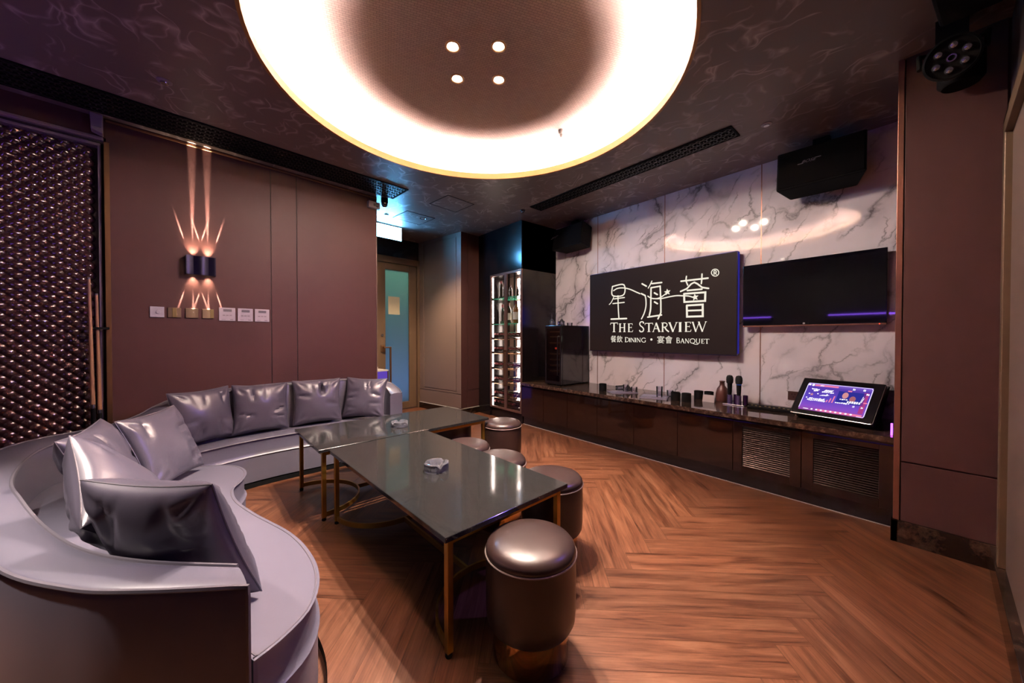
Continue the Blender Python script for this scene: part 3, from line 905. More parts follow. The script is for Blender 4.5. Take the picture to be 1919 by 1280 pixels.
# ------------------------------------------------------------------ tables
TZ, TT = 0.446, 0.020
def make_table(label, loc, rz):
    t = thing('coffee_table', label, 'table', loc, rz, 'stone topped tables with gold frames')
    L_, W_ = 1.29, 0.655
    mb = MB(); mb.cbox((0, 0, TZ - TT / 2), (L_, W_, TT)); mb.build('tabletop', M['tabletop'], t, bevel=0.0016, seg=1)
    lx, ly = L_ / 2 - 0.035, W_ / 2 - 0.035; q = 0.024
    for sx in (-1, 1):
        for sy in (-1, 1):
            mb = MB(); mb.cbox((sx * lx, sy * ly, (0.018 + TZ - TT) / 2), (q, q, TZ - TT - 0.018)); lg = mb.build('leg', M['gold'], t, bevel=0.002)
            mb = MB(); mb.lathe([(0.0, 0.0), (0.011, 0.0), (0.0135, 0.005), (0.011, 0.014), (0.006, 0.019), (0.0, 0.019)], 16, Matrix.Translation((sx * lx, sy * ly, 0)))
            mb.build('glide', M['black'], lg, smooth=True)
    mb = MB()
    for sy in (-1, 1): mb.cbox((0, sy * ly, TZ - TT - 0.013), (2 * lx - q, q * 0.9, 0.026))
    for sx in (-1, 1): mb.cbox((sx * lx, 0, TZ - TT - 0.013), (q * 0.9, 2 * ly - q, 0.026))
    mb.build('apron', M['gold'], t, bevel=0.002)
    for sx in (-1, 1):
        arc = [(sx * (lx - ly * math.sin(PI * k / 28)), -ly * math.cos(PI * k / 28), 0.022) for k in range(29)]
        MB().sweep(arc, 0.010, 0.028).build('foot_hoop', M['gold'], t)
    mb = MB(); mb.cbox((0, 0, 0.036), (2 * (lx - ly) - 0.01, 0.011, 0.027)); mb.build('stretcher', M['gold'], t)
    return t
make_table('nearer dark grey stone table, long side running away from the camera', (0.878, 1.717, 0), R(93.2))
make_table('farther dark grey stone table set crosswise against the end of the nearer one', (1.098, 2.716, 0), R(2.4))

def make_ashtray(label, loc, rz):
    t = thing('ashtray', label, 'ashtray', loc, rz, 'round crystal ashtrays')
    n = 72; mb = MB(); prof_o = []; Hh = 0.042; Ro = 0.062
    def ring(r, z, notch):
        out = []
        for k in range(n):
            a = 2 * PI * k / n
            zz = z - (0.016 * max(0, math.cos(1.5 * a * 2)) ** 6 if notch else 0)
            out.append((r * math.cos(a), r * math.sin(a), zz))
        return out
    rings = [ring(0.001, 0, 0), ring(Ro - 0.004, 0, 0), ring(Ro, 0.004, 0), ring(Ro, Hh - 0.003, 1), ring(Ro - 0.004, Hh, 1), ring(Ro - 0.016, Hh, 1), ring(Ro - 0.022, Hh - 0.006, 1), ring(0.030, 0.014, 0), ring(0.001, 0.012, 0)]
    for i, r_ in enumerate(rings): mb.v += r_
    for i in range(len(rings) - 1):
        for k in range(n):
            a, b = i * n + k, i * n + (k + 1) % n
            mb.f.append((a, b, b + n, a + n)); mb.fm.append(0)
    mb.build('bowl', M['crystal'], t, smooth=True)
    mb = MB()
    for k in range(26):
        a = 2 * PI * k / 26
        mb.add([Vector((Ro * 0.999 * math.cos(a + d), Ro * 0.999 * math.sin(a + d), z)) * 1.0 for d, z in ((-0.1, 0.012), (0.0, 0.004), (0.1, 0.012), (0.0, 0.024))], [(0, 1, 2, 3)])
    mb.build('cut_facets', M['crystal'], t)
    return t
make_ashtray('crystal ashtray in the middle of the nearer stone table', (0.858, 1.632, TZ), R(20))
make_ashtray('crystal ashtray on the farther stone table', (1.062, 2.605, TZ), R(75))

# ------------------------------------------------------------------ stools
def make_stool(label, loc):
    t = thing('round_stool', label, 'stool', loc, 0, 'round leather stools with gold bases')
    MB().lathe([(0.0, 0.0), (0.128, 0.0), (0.130, 0.004), (0.130, 0.130), (0.0, 0.130)], 64).build('base', M['gold_mirror'], t, smooth=True)
    MB().lathe([(0.0, 0.122), (0.120, 0.122), (0.146, 0.130), (0.1525, 0.145), (0.155, 0.18), (0.156, 0.30), (0.155, 0.380), (0.150, 0.384), (0.0, 0.384)], 64).build('body', M['stool'], t, smooth=True)
    MB().lathe([(0.0, 0.378), (0.153, 0.380), (0.156, 0.390), (0.153, 0.404), (0.143, 0.418), (0.120, 0.428), (0.08, 0.4335), (0.04, 0.435), (0.0, 0.4355)], 64).build('seat', M['stool'], t, smooth=True)
    MB().tube([(0.1565 * math.cos(2 * PI * k / 64), 0.1565 * math.sin(2 * PI * k / 64), 0.383) for k in range(64)], 0.0032, 6, closed=True).build('piping', M['pip_stool'], t, smooth=True)
    t.scale = (1.03, 1.03, 0.945)
    return t
st0 = make_stool('nearest brown leather stool with gold base at the near table corner', (0.862, 0.932, 0))
for loc, lab in [((1.352, 1.300, 0), 'brown leather stool at the right corner of the nearer table'), ((1.318, 1.704, 0), 'brown stool seat beside the middle of the nearer table, third from the camera'),
                 ((1.305, 2.060, 0), 'brown stool seat near the joint of the two tables'), ((1.895, 2.405, 0), 'brown leather stool standing clear at the far table end facing the cabinets'),
                 ((1.575, 2.70, 0), 'brown leather stool tucked underneath the right end of the farther table')]:
    c = copy_tree(st0); c.location = loc; c['label'] = lab

# ------------------------------------------------------------------ media cabinets and worktop
CX = 3.02
def door_unit(y0, y1, kind, label):
    t = thing('base_cabinet', label, 'cabinet', (CX, (y0 + y1) / 2, 0), 0, 'glossy brown cabinets below the media wall')
    w_ = y1 - y0; dx = XM - CX - 0.002
    mb = MB(); mb.box((0.02, -w_ / 2 + 0.001, 0.10), (dx, w_ / 2 - 0.001, 0.505)); mb.build('body', M['lacquer'], t)
    mb = MB(); mb.box((0.032, -w_ / 2, 0.0), (0.05, w_ / 2, 0.10)); mb.build('plinth', M['black_gloss'], t)
    if kind == 'door':
        mb = MB(); mb.box((0.0, -w_ / 2 + 0.002, 0.105), (0.019, w_ / 2 - 0.002, 0.485)); mb.build('door', M['lacquer'], t, bevel=0.0015)
    else:
        a, b_ = 0.062, 0.052
        mb = MB()
        mb.box((0.0, -w_ / 2 + 0.002, 0.105), (0.019, -w_ / 2 + a, 0.485)); mb.box((0.0, w_ / 2 - a, 0.105), (0.019, w_ / 2 - 0.002, 0.485))
        mb.box((0.0, -w_ / 2 + a, 0.105), (0.019, w_ / 2 - a, 0.105 + b_)); mb.box((0.0, -w_ / 2 + a, 0.485 - b_ * 0.6), (0.019, w_ / 2 - a, 0.485))
        dr = mb.build('door', M['lacquer'], t, bevel=0.0015)
        mb = MB(); z0, z1 = 0.105 + b_, 0.485 - b_ * 0.6; n = 20
        for k in range(n):
            z = z0 + (k + 0.5) * (z1 - z0) / n
            mb.add([(0.004, -w_ / 2 + a, z - 0.0045), (0.004, w_ / 2 - a, z - 0.0045), (0.015, w_ / 2 - a, z + 0.0055), (0.015, -w_ / 2 + a, z + 0.0055),
                    (0.0055, -w_ / 2 + a, z - 0.0065), (0.0055, w_ / 2 - a, z - 0.0065), (0.0165, w_ / 2 - a, z + 0.0035), (0.0165, -w_ / 2 + a, z + 0.0035)],
                   [(0, 1, 2, 3), (7, 6, 5, 4), (0, 4, 5, 1), (2, 6, 7, 3)])
        mb.build('louvre', M['louvre'], dr)
    return t
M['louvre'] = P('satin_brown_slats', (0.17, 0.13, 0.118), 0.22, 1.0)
ys = [3.44, 3.045, 2.665, 2.259, 1.84, 1.427, 1.004]
labs = ['glossy brown cabinet with plain door right below the wine cooler, beside the wine cabinet', 'glossy brown cabinet, second from the tall wine cabinet', 'glossy brown cabinet below the left end of the lettered screen',
        'glossy brown cabinet below the middle of the lettered screen', 'glossy brown cabinet below the right half of the lettered screen', 'glossy brown plain cabinet just left of the louvred doors']
for a, b_, lb in zip(ys, ys[1:], labs): door_unit(b_, a, 'door', lb)
door_unit(0.592, 1.004, 'louvre', 'cabinet with the left louvred door, slats catching the light')
door_unit(0.165, 0.592, 'louvre', 'cabinet with the dark right louvred door beside the pillar')
wt = thing('worktop', 'long polished brown granite worktop along the marble wall', 'worktop', (3.34, 1.8, 0.505))
mb = MB(); mb.box((3.000 - 3.34, 0.162 - 1.8, 0.0), (XM - 0.001 - 3.34, 3.44 - 1.8, 0.035)); mb.build('slab', M['granite'], wt, bevel=0.004)
WZ = 0.54
structure(MB().box((CX + 0.026, 0.165, 0.0), (CX + 0.0315, 3.44, 0.004)).build('trim_11', M['paper']))

# ------------------------------------------------------------------ wine cabinet
wc = thing('wine_cabinet', 'tall lit wine cabinet with two glass doors at the end of the media wall', 'wine cabinet', (CX, 3.78, 0))
y0, y1 = 3.442 - 3.78, 4.125 - 3.78
dx = XM - CX
mb = MB()
mb.box((0.02, y0, 0), (dx, y0 + 0.02, CE - 0.001)); mb.box((0.02, y1 - 0.02, 0), (dx, y1, CE - 0.001))
mb.box((0.02, y0 + 0.02, 0), (dx, y1 - 0.02, 0.135)); mb.box((0.0, y0, 2.0), (dx, y1, CE - 0.001)); mb.box((0.36, y0 + 0.02, 0.135), (dx, y1 - 0.02, 2.0))
mb.box((0.0, y1, 0), (0.03, y1 + 0.42, CE - 0.001))
mb.build('carcass', M['black_satin'], wc)
mb = MB(); mb.box((0.352, y0 + 0.021, 0.14), (0.359, y1 - 0.021, 2.0)); mb.build('lining', M['wine_back'], wc)
ym = (y0 + y1) / 2 - 0.012
for a, b_ in ((ym + 0.001, y1 - 0.002), (y0 + 0.002, ym - 0.001)):
    fw = 0.026
    mb = MB(); mb.box((0.0, a, 0.13), (0.02, a + fw, 1.998)); mb.box((0.0, b_ - fw, 0.13), (0.02, b_, 1.998)); mb.box((0.0, a + fw, 0.13), (0.02, b_ - fw, 0.155)); mb.box((0.0, a + fw, 1.97), (0.02, b_ - fw, 1.998))
    d = mb.build('door', M['bronze_dark'] if 'bronze_dark' in M else P('bronze_dark', (0.16, 0.085, 0.07), 0.3, 0.5), wc, bevel=0.001)
    M['bronze_dark'] = d.data.materials[0]
    mb = MB(); mb.box((0.007, a + fw, 0.155), (0.012, b_ - fw, 1.97)); mb.build('door_glass', M['pane'], d)
    hy = (a + 0.013) if a > ym else (b_ - 0.013)
    mb = MB(); mb.box((-0.022, hy - 0.005, 0.45), (-0.012, hy + 0.005, 0.95)); mb.box((-0.022, hy - 0.005, 0.46), (0.001, hy + 0.005, 0.475)); mb.box((-0.022, hy - 0.005, 0.925), (0.001, hy + 0.005, 0.94)); mb.build('handle', M['bronze'], d)
wl = E('cabinet_strip', (1.0, 0.80, 0.70), WINE)
for yy in (y0 + 0.024, y1 - 0.032):
    mb = MB()
    for zz0, zz1 in ((0.16, 0.26), (0.29, 0.46), (0.50, 0.66), (0.70, 0.88), (0.92, 1.08), (1.12, 1.29), (1.32, 1.64), (1.68, 1.96)):
        if yy < 0: mb.box((0.340, 0.085, zz0), (0.3515, 0.135, zz1))
        else: mb.box((0.024, yy, zz0), (0.044, yy + 0.008, zz1))
    mb.build('light_strip', wl, wc)
mb = MB(); mb.box((0.335, 0.19, 0.14), (0.351, 0.215, 2.0)); mb.box((0.335, y0 + 0.12, 0.14), (0.351, y0 + 0.145, 2.0)); mb.build('back_rail', M['black'], wc)
for z in (1.305, 1.665):
    mb = MB(); mb.box((0.03, y0 + 0.035, z - 0.008), (0.33, y1 - 0.035, z)); mb.build('shelf', M['shelf_glass'], wc)
rackz = [1.10, 0.90, 0.68, 0.475, 0.275, 0.150]
for z in rackz:
    mb = MB()
    for xx in (0.05, 0.27):
        mb.tube([(xx, y0 + 0.035, z - 0.012), (xx, y1 - 0.04, z - 0.012)], 0.004, 6)
    for k in range(9):
        yy = y0 + 0.045 + k * (y1 - y0 - 0.095) / 8
        mb.tube([(0.05, yy, z - 0.012), (0.27, yy, z - 0.012)], 0.003, 6)
    mb.build('wire_rack', M['bronze'], wc)
# bottles
def bottle_mesh(kind):
    body = MB().lathe([(0.0, 0.0), (0.034, 0.0), (0.0365, 0.004), (0.0365, 0.17), (0.032, 0.20), (0.018, 0.232), (0.0145, 0.25), (0.0145, 0.285), (0.0, 0.285)], 20)
    lab = MB().lathe([(0.0370, 0.05), (0.0370, 0.145)], 20, cap=False)
    cap = MB().lathe([(0.0150, 0.245), (0.0155, 0.247), (0.0155, 0.288), (0.0, 0.289)], 14, cap=False)
    return body, lab, cap
def make_bottle(label, group, lab_m, body_m, loc, rot=(0, 0, 0), s=1.0):
    t = thing('wine_bottle', label, 'bottle', loc, 0, group); t.rotation_euler = rot; t.scale = (s, s, s)
    a, b_, c_ = bottle_mesh(0)
    a.build('body', body_m, t, smooth=True); b_.build('label_band', lab_m, t, smooth=True); c_.build('foil_cap', M['foil'], t, smooth=True)
    return t
lying_dark = None
names = ['top', 'second', 'third', 'fourth', 'fifth', 'lowest']
protos = {}
slots = [y0 + 0.068 + k * (y1 - y0 - 0.14) / 7 for k in range(8)]
cnt = 0
ordn = ['first', 'second', 'third', 'fourth', 'fifth', 'sixth', 'seventh', 'eighth']
for ri, z in enumerate(rackz):
    for k in range(8):       # k = 0 is the right end as seen from the room
        if (ri == 5 and k in (1,)) : continue
        right = k < 4
        if ri == 1 and right: key = ('white', 'dark') if k > 1 else ('white', 'amber')
        elif ri == 2 and right: key = ('white', 'dark')
        elif ri in (3,) and k < 5: key = ('yellow', 'dark')
        elif ri == 4 and right and k > 0: key = ('yellow', 'dark')
        else: key = ('dim', 'dark')
        lm = {'white': M['label_white'], 'yellow': M['label_yellow'], 'dim': M['bottle']}[key[0]]
        bmt = M['bottle'] if key[1] == 'dark' else M['bottle_amber']
        lab = '%s bottle lying on the %s wire rack, %s from the right' % ({'white': 'cream labelled', 'yellow': 'yellow labelled', 'dim': 'dark'}[key[0]], names[ri], ordn[k])
        loc = (CX + 0.325, 3.78 + slots[k], z + 0.036); rot = (0, R(-90 + 6), 0)
        if key not in protos:
            b_ = make_bottle(lab, 'wine bottles lying on the wire racks', lm, bmt, loc, rot); protos[key] = b_
        else:
            b_ = copy_tree(protos[key]); b_.location = loc; b_['label'] = lab
        b_.rotation_euler = rot
for (yy, x, lm, bm_, sc_, lab) in [(y1 - 0.09, 0.16, 'bottle', 'bottle', 0.98, 'plain dark bottle standing leftmost on the lower glass shelf of the wine cabinet'), (ym + 0.055, 0.10, 'label_white', 'bottle', 1.0, 'cream labelled bottle standing behind the left glass door on the lower glass shelf'),
                         (ym - 0.10, 0.10, 'label_white', 'bottle_amber', 1.05, 'amber bottle with cream label standing on the lower glass shelf'), (ym - 0.165, 0.18, 'label_white', 'bottle', 1.12, 'tall dark bottle with a high pale label behind the amber bottle'),
                         (y0 + 0.075, 0.10, 'label_white', 'foil', 1.0, 'red bottle with pale label rightmost on the lower glass shelf')]:
    make_bottle(lab, 'bottles standing on the lower glass shelf', M[lm], M[bm_], (CX + x, 3.78 + yy, 1.306), (0, 0, R(180)), sc_)
for (yy, sc_, lab) in [(y1 - 0.08, 0.9, 'squat dark decanter bottle leftmost on the upper glass shelf'), (y1 - 0.16, 0.75, 'small dark bottle second from left on the upper glass shelf'), (ym + 0.06, 0.62, 'short dark bottle beside the cabinet door stile on the upper glass shelf'),
                  (ym - 0.09, 0.5, 'little dark bottle on the right half of the upper glass shelf'), (y0 + 0.08, 0.55, 'little dark bottle at the right end of the upper glass shelf')]:
    make_bottle(lab, 'bottles on the upper glass shelf', M['bottle'], M['bottle'], (CX + 0.14, 3.78 + yy, 1.666), (0, 0, 0), sc_)

# ------------------------------------------------------------------ wine cooler on the worktop
fx0, fx1, fy0, fy1, fz0, fz1 = 3.12, XM - 0.02, 2.85, 3.112, WZ, 1.26
ck = thing('wine_cooler', 'black two zone wine cooler standing on the left end of the worktop', 'wine cooler', (fx0, (fy0 + fy1) / 2, fz0))
fw = (fy1 - fy0) / 2; fh = fz1 - fz0
mb = MB(); mb.box((0.028, -fw, 0.012), (fx1 - fx0, -fw + 0.015, fh)); mb.box((0.028, fw - 0.015, 0.012), (fx1 - fx0, fw, fh)); mb.box((0.028, -fw + 0.015, fh - 0.02), (fx1 - fx0, fw - 0.015, fh)); mb.box((0.028, -fw + 0.015, 0.012), (fx1 - fx0, fw - 0.015, 0.05)); mb.box((0.30, -fw + 0.015, 0.05), (fx1 - fx0, fw - 0.015, fh - 0.02))
mb.build('housing', M['black_gloss'], ck, bevel=0.003)
mb = MB(); mb.box((0.03, -fw + 0.01, 0), (0.06, -fw + 0.04, 0.013)); mb.box((0.03, fw - 0.04, 0), (0.06, fw - 0.01, 0.013)); mb.box((0.46, -fw + 0.01, 0), (0.50, -fw + 0.04, 0.013)); mb.box((0.46, fw - 0.04, 0), (0.50, fw - 0.01, 0.013)); mb.build('foot', M['black'], ck)
mb = MB(); mb.box((0, -fw, 0.014), (0.024, -fw + 0.022, fh - 0.001)); mb.box((0, fw - 0.022, 0.014), (0.024, fw, fh - 0.001)); mb.box((0, -fw + 0.022, 0.014), (0.024, fw - 0.022, 0.05)); mb.box((0, -fw + 0.022, fh - 0.035), (0.024, fw - 0.022, fh - 0.001))
dr = mb.build('door', M['black_gloss'], ck, bevel=0.002)
mb = MB(); mb.box((0.008, -fw + 0.022, 0.05), (0.014, fw - 0.022, fh - 0.035)); mb.build('door_glass', pane_glass('smoked_pane', (0.45, 0.45, 0.45), 0.08), dr)
mb = MB(); mb.tube([(-0.002, -fw + 0.03, 0.12), (-0.03, -fw + 0.03, 0.13), (-0.03, -fw + 0.03, 0.58), (-0.002, -fw + 0.03, 0.59)], 0.007, 8); mb.build('handle', M['black_gloss'], dr, smooth=True)
for z in (0.165, 0.235, 0.305, 0.375, 0.51, 0.585, 0.645):
    mb = MB(); mb.box((0.05, -fw + 0.03, z - 0.008), (0.065, fw - 0.03, z + 0.008)); mb.box((0.065, -fw + 0.03, z - 0.003), (0.28, fw - 0.03, z + 0.003)); mb.build('shelf', M['beech'], ck)
mb = MB(); mb.box((0.05, -fw + 0.02, 0.425), (0.07, fw - 0.02, 0.465)); pn = mb.build('control_panel', M['black'], ck)
mb = MB()
for k in (0.0, 0.018):
    for seg in ((0, 0), (0, 0.009), (0, 0.018)): mb.box((0.0485, 0.012 - k - 0.010, 0.435 + seg[1]), (0.0495, 0.012 - k, 0.4375 + seg[1]))
    for yy in (0.0, 0.0085): mb.box((0.0485, 0.012 - k - yy - 0.002, 0.435), (0.0495, 0.012 - k - yy, 0.4555))
mb.build('display', M['led_red'], pn)
area('wine_cooler_lamp', (fx0 + 0.10, (fy0 + fy1) / 2, fz1 - 0.03), (fx0 + 0.10, (fy0 + fy1) / 2, 0), 0.35, (1.0, 0.7, 0.5), 0.12, 0.1).parent = None

# glassware on top of the cooler
def wine_glass(label, loc, group, h=0.15, r=0.032, flip=False):
    t = thing('wine_glass', label, 'glass', loc, 0, group)
    prof = [(0.0, 0.0), (0.030, 0.0), (0.030, 0.002), (0.004, 0.006), (0.0035, h * 0.45), (0.012, h * 0.49), (r, h * 0.70), (r * 0.92, h), (r * 0.88, h), (r * 0.96, h * 0.70), (0.010, h * 0.515), (0.0, h * 0.50)]
    if flip: prof = [(a, h - b_) for a, b_ in prof]
    MB().lathe(prof, 20, cap=False).build('glass', M['glass'], t, smooth=True)
    return t
def tumbler(label, loc, group, h=0.075, r=0.030, lay=0):
    t = thing('tumbler', label, 'glass', loc, 0, group)
    if lay: t.rotation_euler = (R(90), 0, R(lay))
    MB().lathe([(0.0, 0.0), (r * 0.9, 0.0), (r, h), (r * 0.93, h), (r * 0.84, 0.008), (0.0, 0.008)], 24, cap=False).build('glass', M['glass'], t, smooth=True)
    return t
g = 'glasses on top of the wine cooler'
wine_glass('stemmed glass on the wine cooler nearest its front', (3.17, 3.05, fz1), g, 0.155, flip=True)
wine_glass('stemmed glass on the wine cooler right of the front one', (3.23, 2.94, fz1), g, 0.15, flip=True)
tumbler('clear tumbler lying on the wine cooler top', (3.27, 3.03, fz1 + 0.030), g, lay=20)
tumbler('short tumbler at the right side of the wine cooler top', (3.33, 2.90, fz1), g, 0.035, 0.035)


# ------------------------------------------------------------------ lettered screen
LOGO = [([(2.454,1.711),(2.304,1.715),(2.306,1.6),(2.452,1.606),(2.454,1.711)],0.0144),([(2.439,1.661),(2.396,1.679),(2.35,1.683),(2.288,1.675),(2.219,1.652),(2.155,1.62),(2.102,1.594)],0.0128),([(2.434,1.59),(2.452,1.554),(2.474,1.522),(2.497,1.504)],0.0096),([(2.434,1.564),(2.295,1.569)],0.012),([(2.447,1.511),(2.297,1.514)],0.012),([(2.379,1.596),(2.374,1.445),(2.365,1.334)],0.0136),([(2.47,1.331),(2.267,1.33)],0.0176),([(2.078,1.699),(2.028,1.668)],0.016),([(2.085,1.593),(2.041,1.568)],0.016),([(2.041,1.566),(2.032,1.52),(2.032,1.452),(2.051,1.38),(2.083,1.319)],0.0128),([(1.965,1.715),(1.983,1.68),(2.006,1.645)],0.0112),([(1.965,1.688),(1.857,1.687)],0.016),([(1.974,1.645),(1.873,1.651),(1.865,1.48),(1.864,1.374),(1.895,1.312)],0.0152),([(1.974,1.645),(1.976,1.516),(1.978,1.421),(1.992,1.353)],0.016),([(2.01,1.335),(1.857,1.35)],0.016),([(1.936,1.587),(1.904,1.567)],0.016),([(1.935,1.492),(1.902,1.471)],0.016),([(2.011,1.56),(1.975,1.536),(1.917,1.525),(1.869,1.534),(1.827,1.557),(1.8,1.577)],0.0112),([(1.953,1.528),(1.868,1.521),(1.773,1.532),(1.701,1.537),(1.637,1.53),(1.581,1.522),(1.539,1.506)],0.012),([(1.656,1.676),(1.405,1.675)],0.016),([(1.604,1.718),(1.607,1.675),(1.591,1.63)],0.0128),([(1.458,1.721),(1.46,1.669),(1.464,1.63)],0.0128),([(1.66,1.575),(1.6,1.596),(1.558,1.638),(1.528,1.65),(1.498,1.631),(1.456,1.593),(1.399,1.578)],0.0152),([(1.594,1.578),(1.459,1.577)],0.016),([(1.626,1.548),(1.427,1.544),(1.429,1.463),(1.623,1.467),(1.626,1.548)],0.0184),([(1.599,1.431),(1.45,1.43),(1.449,1.319),(1.596,1.321),(1.599,1.431)],0.0184),([(1.593,1.38),(1.452,1.377)],0.016),([(1.311,1.714),(1.312,1.705),(1.315,1.698),(1.32,1.692),(1.326,1.688),(1.334,1.685),(1.342,1.685),(1.35,1.688),(1.358,1.692),(1.364,1.698),(1.369,1.705),(1.373,1.714),(1.374,1.722),(1.373,1.731),(1.369,1.738),(1.365,1.744),(1.358,1.748),(1.35,1.75),(1.342,1.75),(1.334,1.748),(1.327,1.744),(1.32,1.738),(1.315,1.73),(1.312,1.722),(1.311,1.714)],0.008),([(1.351,1.702),(1.351,1.736),(1.335,1.732),(1.334,1.717),(1.351,1.717)],0.008),([(1.343,1.716),(1.331,1.699)],0.008)]
STARS = [(1.795,1.5819,0.036),(1.5207,1.5053,0.036)]
GLY = [('T',2.48,2.381,1.179,1.289),('H',2.369,2.274,1.178,1.276),('E',2.253,2.187,1.177,1.273),('S',2.112,2.049,1.176,1.29),('T',2.042,1.951,1.176,1.272),('A',1.957,1.868,1.175,1.271),('R',1.861,1.777,1.174,1.27),('V',1.783,1.689,1.173,1.27),('I',1.681,1.645,1.172,1.269),('E',1.621,1.556,1.172,1.27),('W',1.55,1.412,1.171,1.268),('D',2.289,2.235,1.065,1.118),('I',2.231,2.215,1.065,1.111),('N',2.211,2.164,1.065,1.112),('I',2.16,2.145,1.065,1.112),('N',2.139,2.092,1.065,1.112),('G',2.085,2.03,1.064,1.112),('B',1.702,1.661,1.061,1.114),('A',1.659,1.618,1.06,1.106),('N',1.615,1.574,1.06,1.106),('Q',1.569,1.515,1.06,1.106),('U',1.512,1.47,1.059,1.105),('E',1.462,1.434,1.059,1.104),('T',1.431,1.389,1.058,1.104),('餐',2.474,2.401,1.06,1.138),('飲',2.393,2.318,1.06,1.137),('·',1.985,1.95,1.078,1.112),('宴',1.902,1.825,1.056,1.133),('會',1.816,1.74,1.056,1.133)]
TH, TN = 0.17, 0.07     # thick and thin strokes of the serif capitals
def srf(x, y, h=0.17): return ([(x - h, y), (x + h, y)], 0.05)
GL = {
 'T': [([(.5, 0), (.5, .97)], TH), ([(.02, .96), (.98, .96)], .08), ([(.03, .97), (.0, .78)], .05), ([(.97, .97), (1., .78)], .05), srf(.5, .02, .2)],
 'H': [([(.2, 0), (.2, 1)], TH), ([(.8, 0), (.8, 1)], TH), ([(.2, .52), (.8, .52)], TN), srf(.2, .02), srf(.8, .02), srf(.2, .98), srf(.8, .98)],
 'E': [([(.25, 0), (.25, 1)], .2), ([(.05, .97), (.9, .97)], TN), ([(.25, .53), (.75, .53)], TN), ([(.05, .03), (.95, .03)], TN), ([(.88, .97), (.92, .80)], .06), ([(.93, .03), (1., .22)], .06), ([(.75, .62), (.75, .44)], .05)],
 'S': [([(.85, .80), (.80, .93), (.55, .98), (.25, .93), (.13, .76), (.28, .60), (.62, .46), (.86, .28), (.78, .09), (.5, .02), (.2, .06), (.1, .2)], .14)],
 'A': [([(.10, 0), (.48, .98)], .08), ([(.46, 1), (.88, 0)], .19), ([(.22, .35), (.70, .35)], TN), srf(.1, .02, .12), srf(.88, .02, .14)],
 'R': [([(.2, 0), (.2, 1)], TH), ([(.2, .97), (.55, .96), (.74, .84), (.74, .66), (.55, .53), (.2, .51)], .10), ([(.45, .52), (.7, .2), (1., .0)], .16), srf(.2, .02, .16), srf(.12, .98, .1)],
 'V': [([(.12, 1), (.52, 0)], .18), ([(.50, .02), (.90, 1)], .08), srf(.12, .98, .14), srf(.9, .98, .12)],
 'I': [([(.5, 0), (.5, 1)], .36), ([(.05, .02), (.95, .02)], .05), ([(.05, .98), (.95, .98)], .05)],
 'W': [([(.06, 1), (.28, 0)], .11), ([(.27, .02), (.50, .95)], .05), ([(.47, 1), (.72, 0)], .11), ([(.71, .02), (.94, 1)], .05), srf(.06, .98, .07), srf(.94, .98, .06), srf(.48, .98, .06)],
 'D': [([(.2, 0), (.2, 1)], TH), ([(.05, .97), (.5, .96), (.85, .80), (.95, .5), (.85, .2), (.5, .04), (.05, .03)], .11)],
 'N': [([(.14, 0), (.14, 1)], TN), ([(.12, 1), (.88, 0)], .17), ([(.88, 0), (.88, 1)], TN), srf(.14, .02, .12), srf(.88, .98, .12)],
 'G': [([(.9, .80), (.75, .94), (.5, .98), (.2, .85), (.08, .5), (.2, .16), (.5, .02), (.75, .05), (.88, .12)], .12), ([(.88, .08), (.88, .42)], .14), srf(.86, .42, .14)],
 'B': [([(.2, 0), (.2, 1)], TH), ([(.1, .97), (.55, .96), (.72, .84), (.7, .64), (.5, .53), (.2, .52)], .10), ([(.4, .53), (.75, .46), (.88, .27), (.75, .07), (.45, .03), (.1, .03)], .11)],
 'Q': [([(.5, .98), (.2, .86), (.07, .5), (.2, .14), (.5, .02), (.8, .14), (.93, .5), (.8, .86), (.5, .98)], .12), ([(.5, .02), (.8, -.14), (1.2, -.22), (1.5, -.16)], .10)],
 'U': [([(.16, 1), (.16, .35), (.25, .1), (.5, .02), (.75, .1), (.84, .35), (.84, 1)], .12), srf(.16, .98, .15), srf(.84, .98, .13)],
}
def ribbon(mb, pts, wd, mx, rnd=True, dep=0.0012):
    """flat stroke in the local x/y plane of mx"""
    t = MB().sweep([(a, b_, 0) for a, b_ in pts], wd, dep)
    if rnd:
        for a, b_ in (pts[0], pts[-1]):
            t.lathe([(0, 0), (wd / 2, 0), (wd / 2, dep), (0, dep)], 10, Matrix.Translation((a, b_, 0)))
    mb.add([mx @ Vector(v) for v in t.v], t.f)

tv = thing('lettered_screen', 'large dark wall screen with cream Chinese characters and THE STARVIEW lettering', 'screen', (3.565, 1.972, 1.42))
ty0, ty1, tz0, tz1 = 1.158, 2.786, 0.951, 1.888
mb = MB(); mb.box((0.006, ty0 - 1.972, tz0 - 1.42), (0.05, ty1 - 1.972, tz1 - 1.42)); mb.build('housing', P('blue_lit_black_metal', (0.06, 0.05, 0.16), 0.3, 0.6), tv, bevel=0.003)  # blue light falling on the bezel is put into its colour
mb = MB(); mb.box((0.05, -0.35, -0.2), (XM - 3.566, 0.35, 0.2)); mb.build('wall_bracket', M['black'], tv)
scr, nt, b = mat('dark_lit_screen'); b.inputs['Base Color'].default_value = (0.004, 0.003, 0.003, 1); b.inputs['Roughness'].default_value = 0.5; b.inputs['Specular IOR Level'].default_value = 0.1
b.inputs['Emission Color'].default_value = (0.0168, 0.0092, 0.0080, 1); b.inputs['Emission Strength'].default_value = 0.9
mb = MB(); mb.box((0.0005, ty0 + 0.006 - 1.972, tz0 + 0.008 - 1.42), (0.006, ty1 - 0.006 - 1.972, tz1 - 0.006 - 1.42)); sc = mb.build('screen', scr, tv)
edge = E('painted_blue_edge', (0.10, 0.08, 1.0), 0.22)  # glow painted on the bezel sides for the blue light they catch
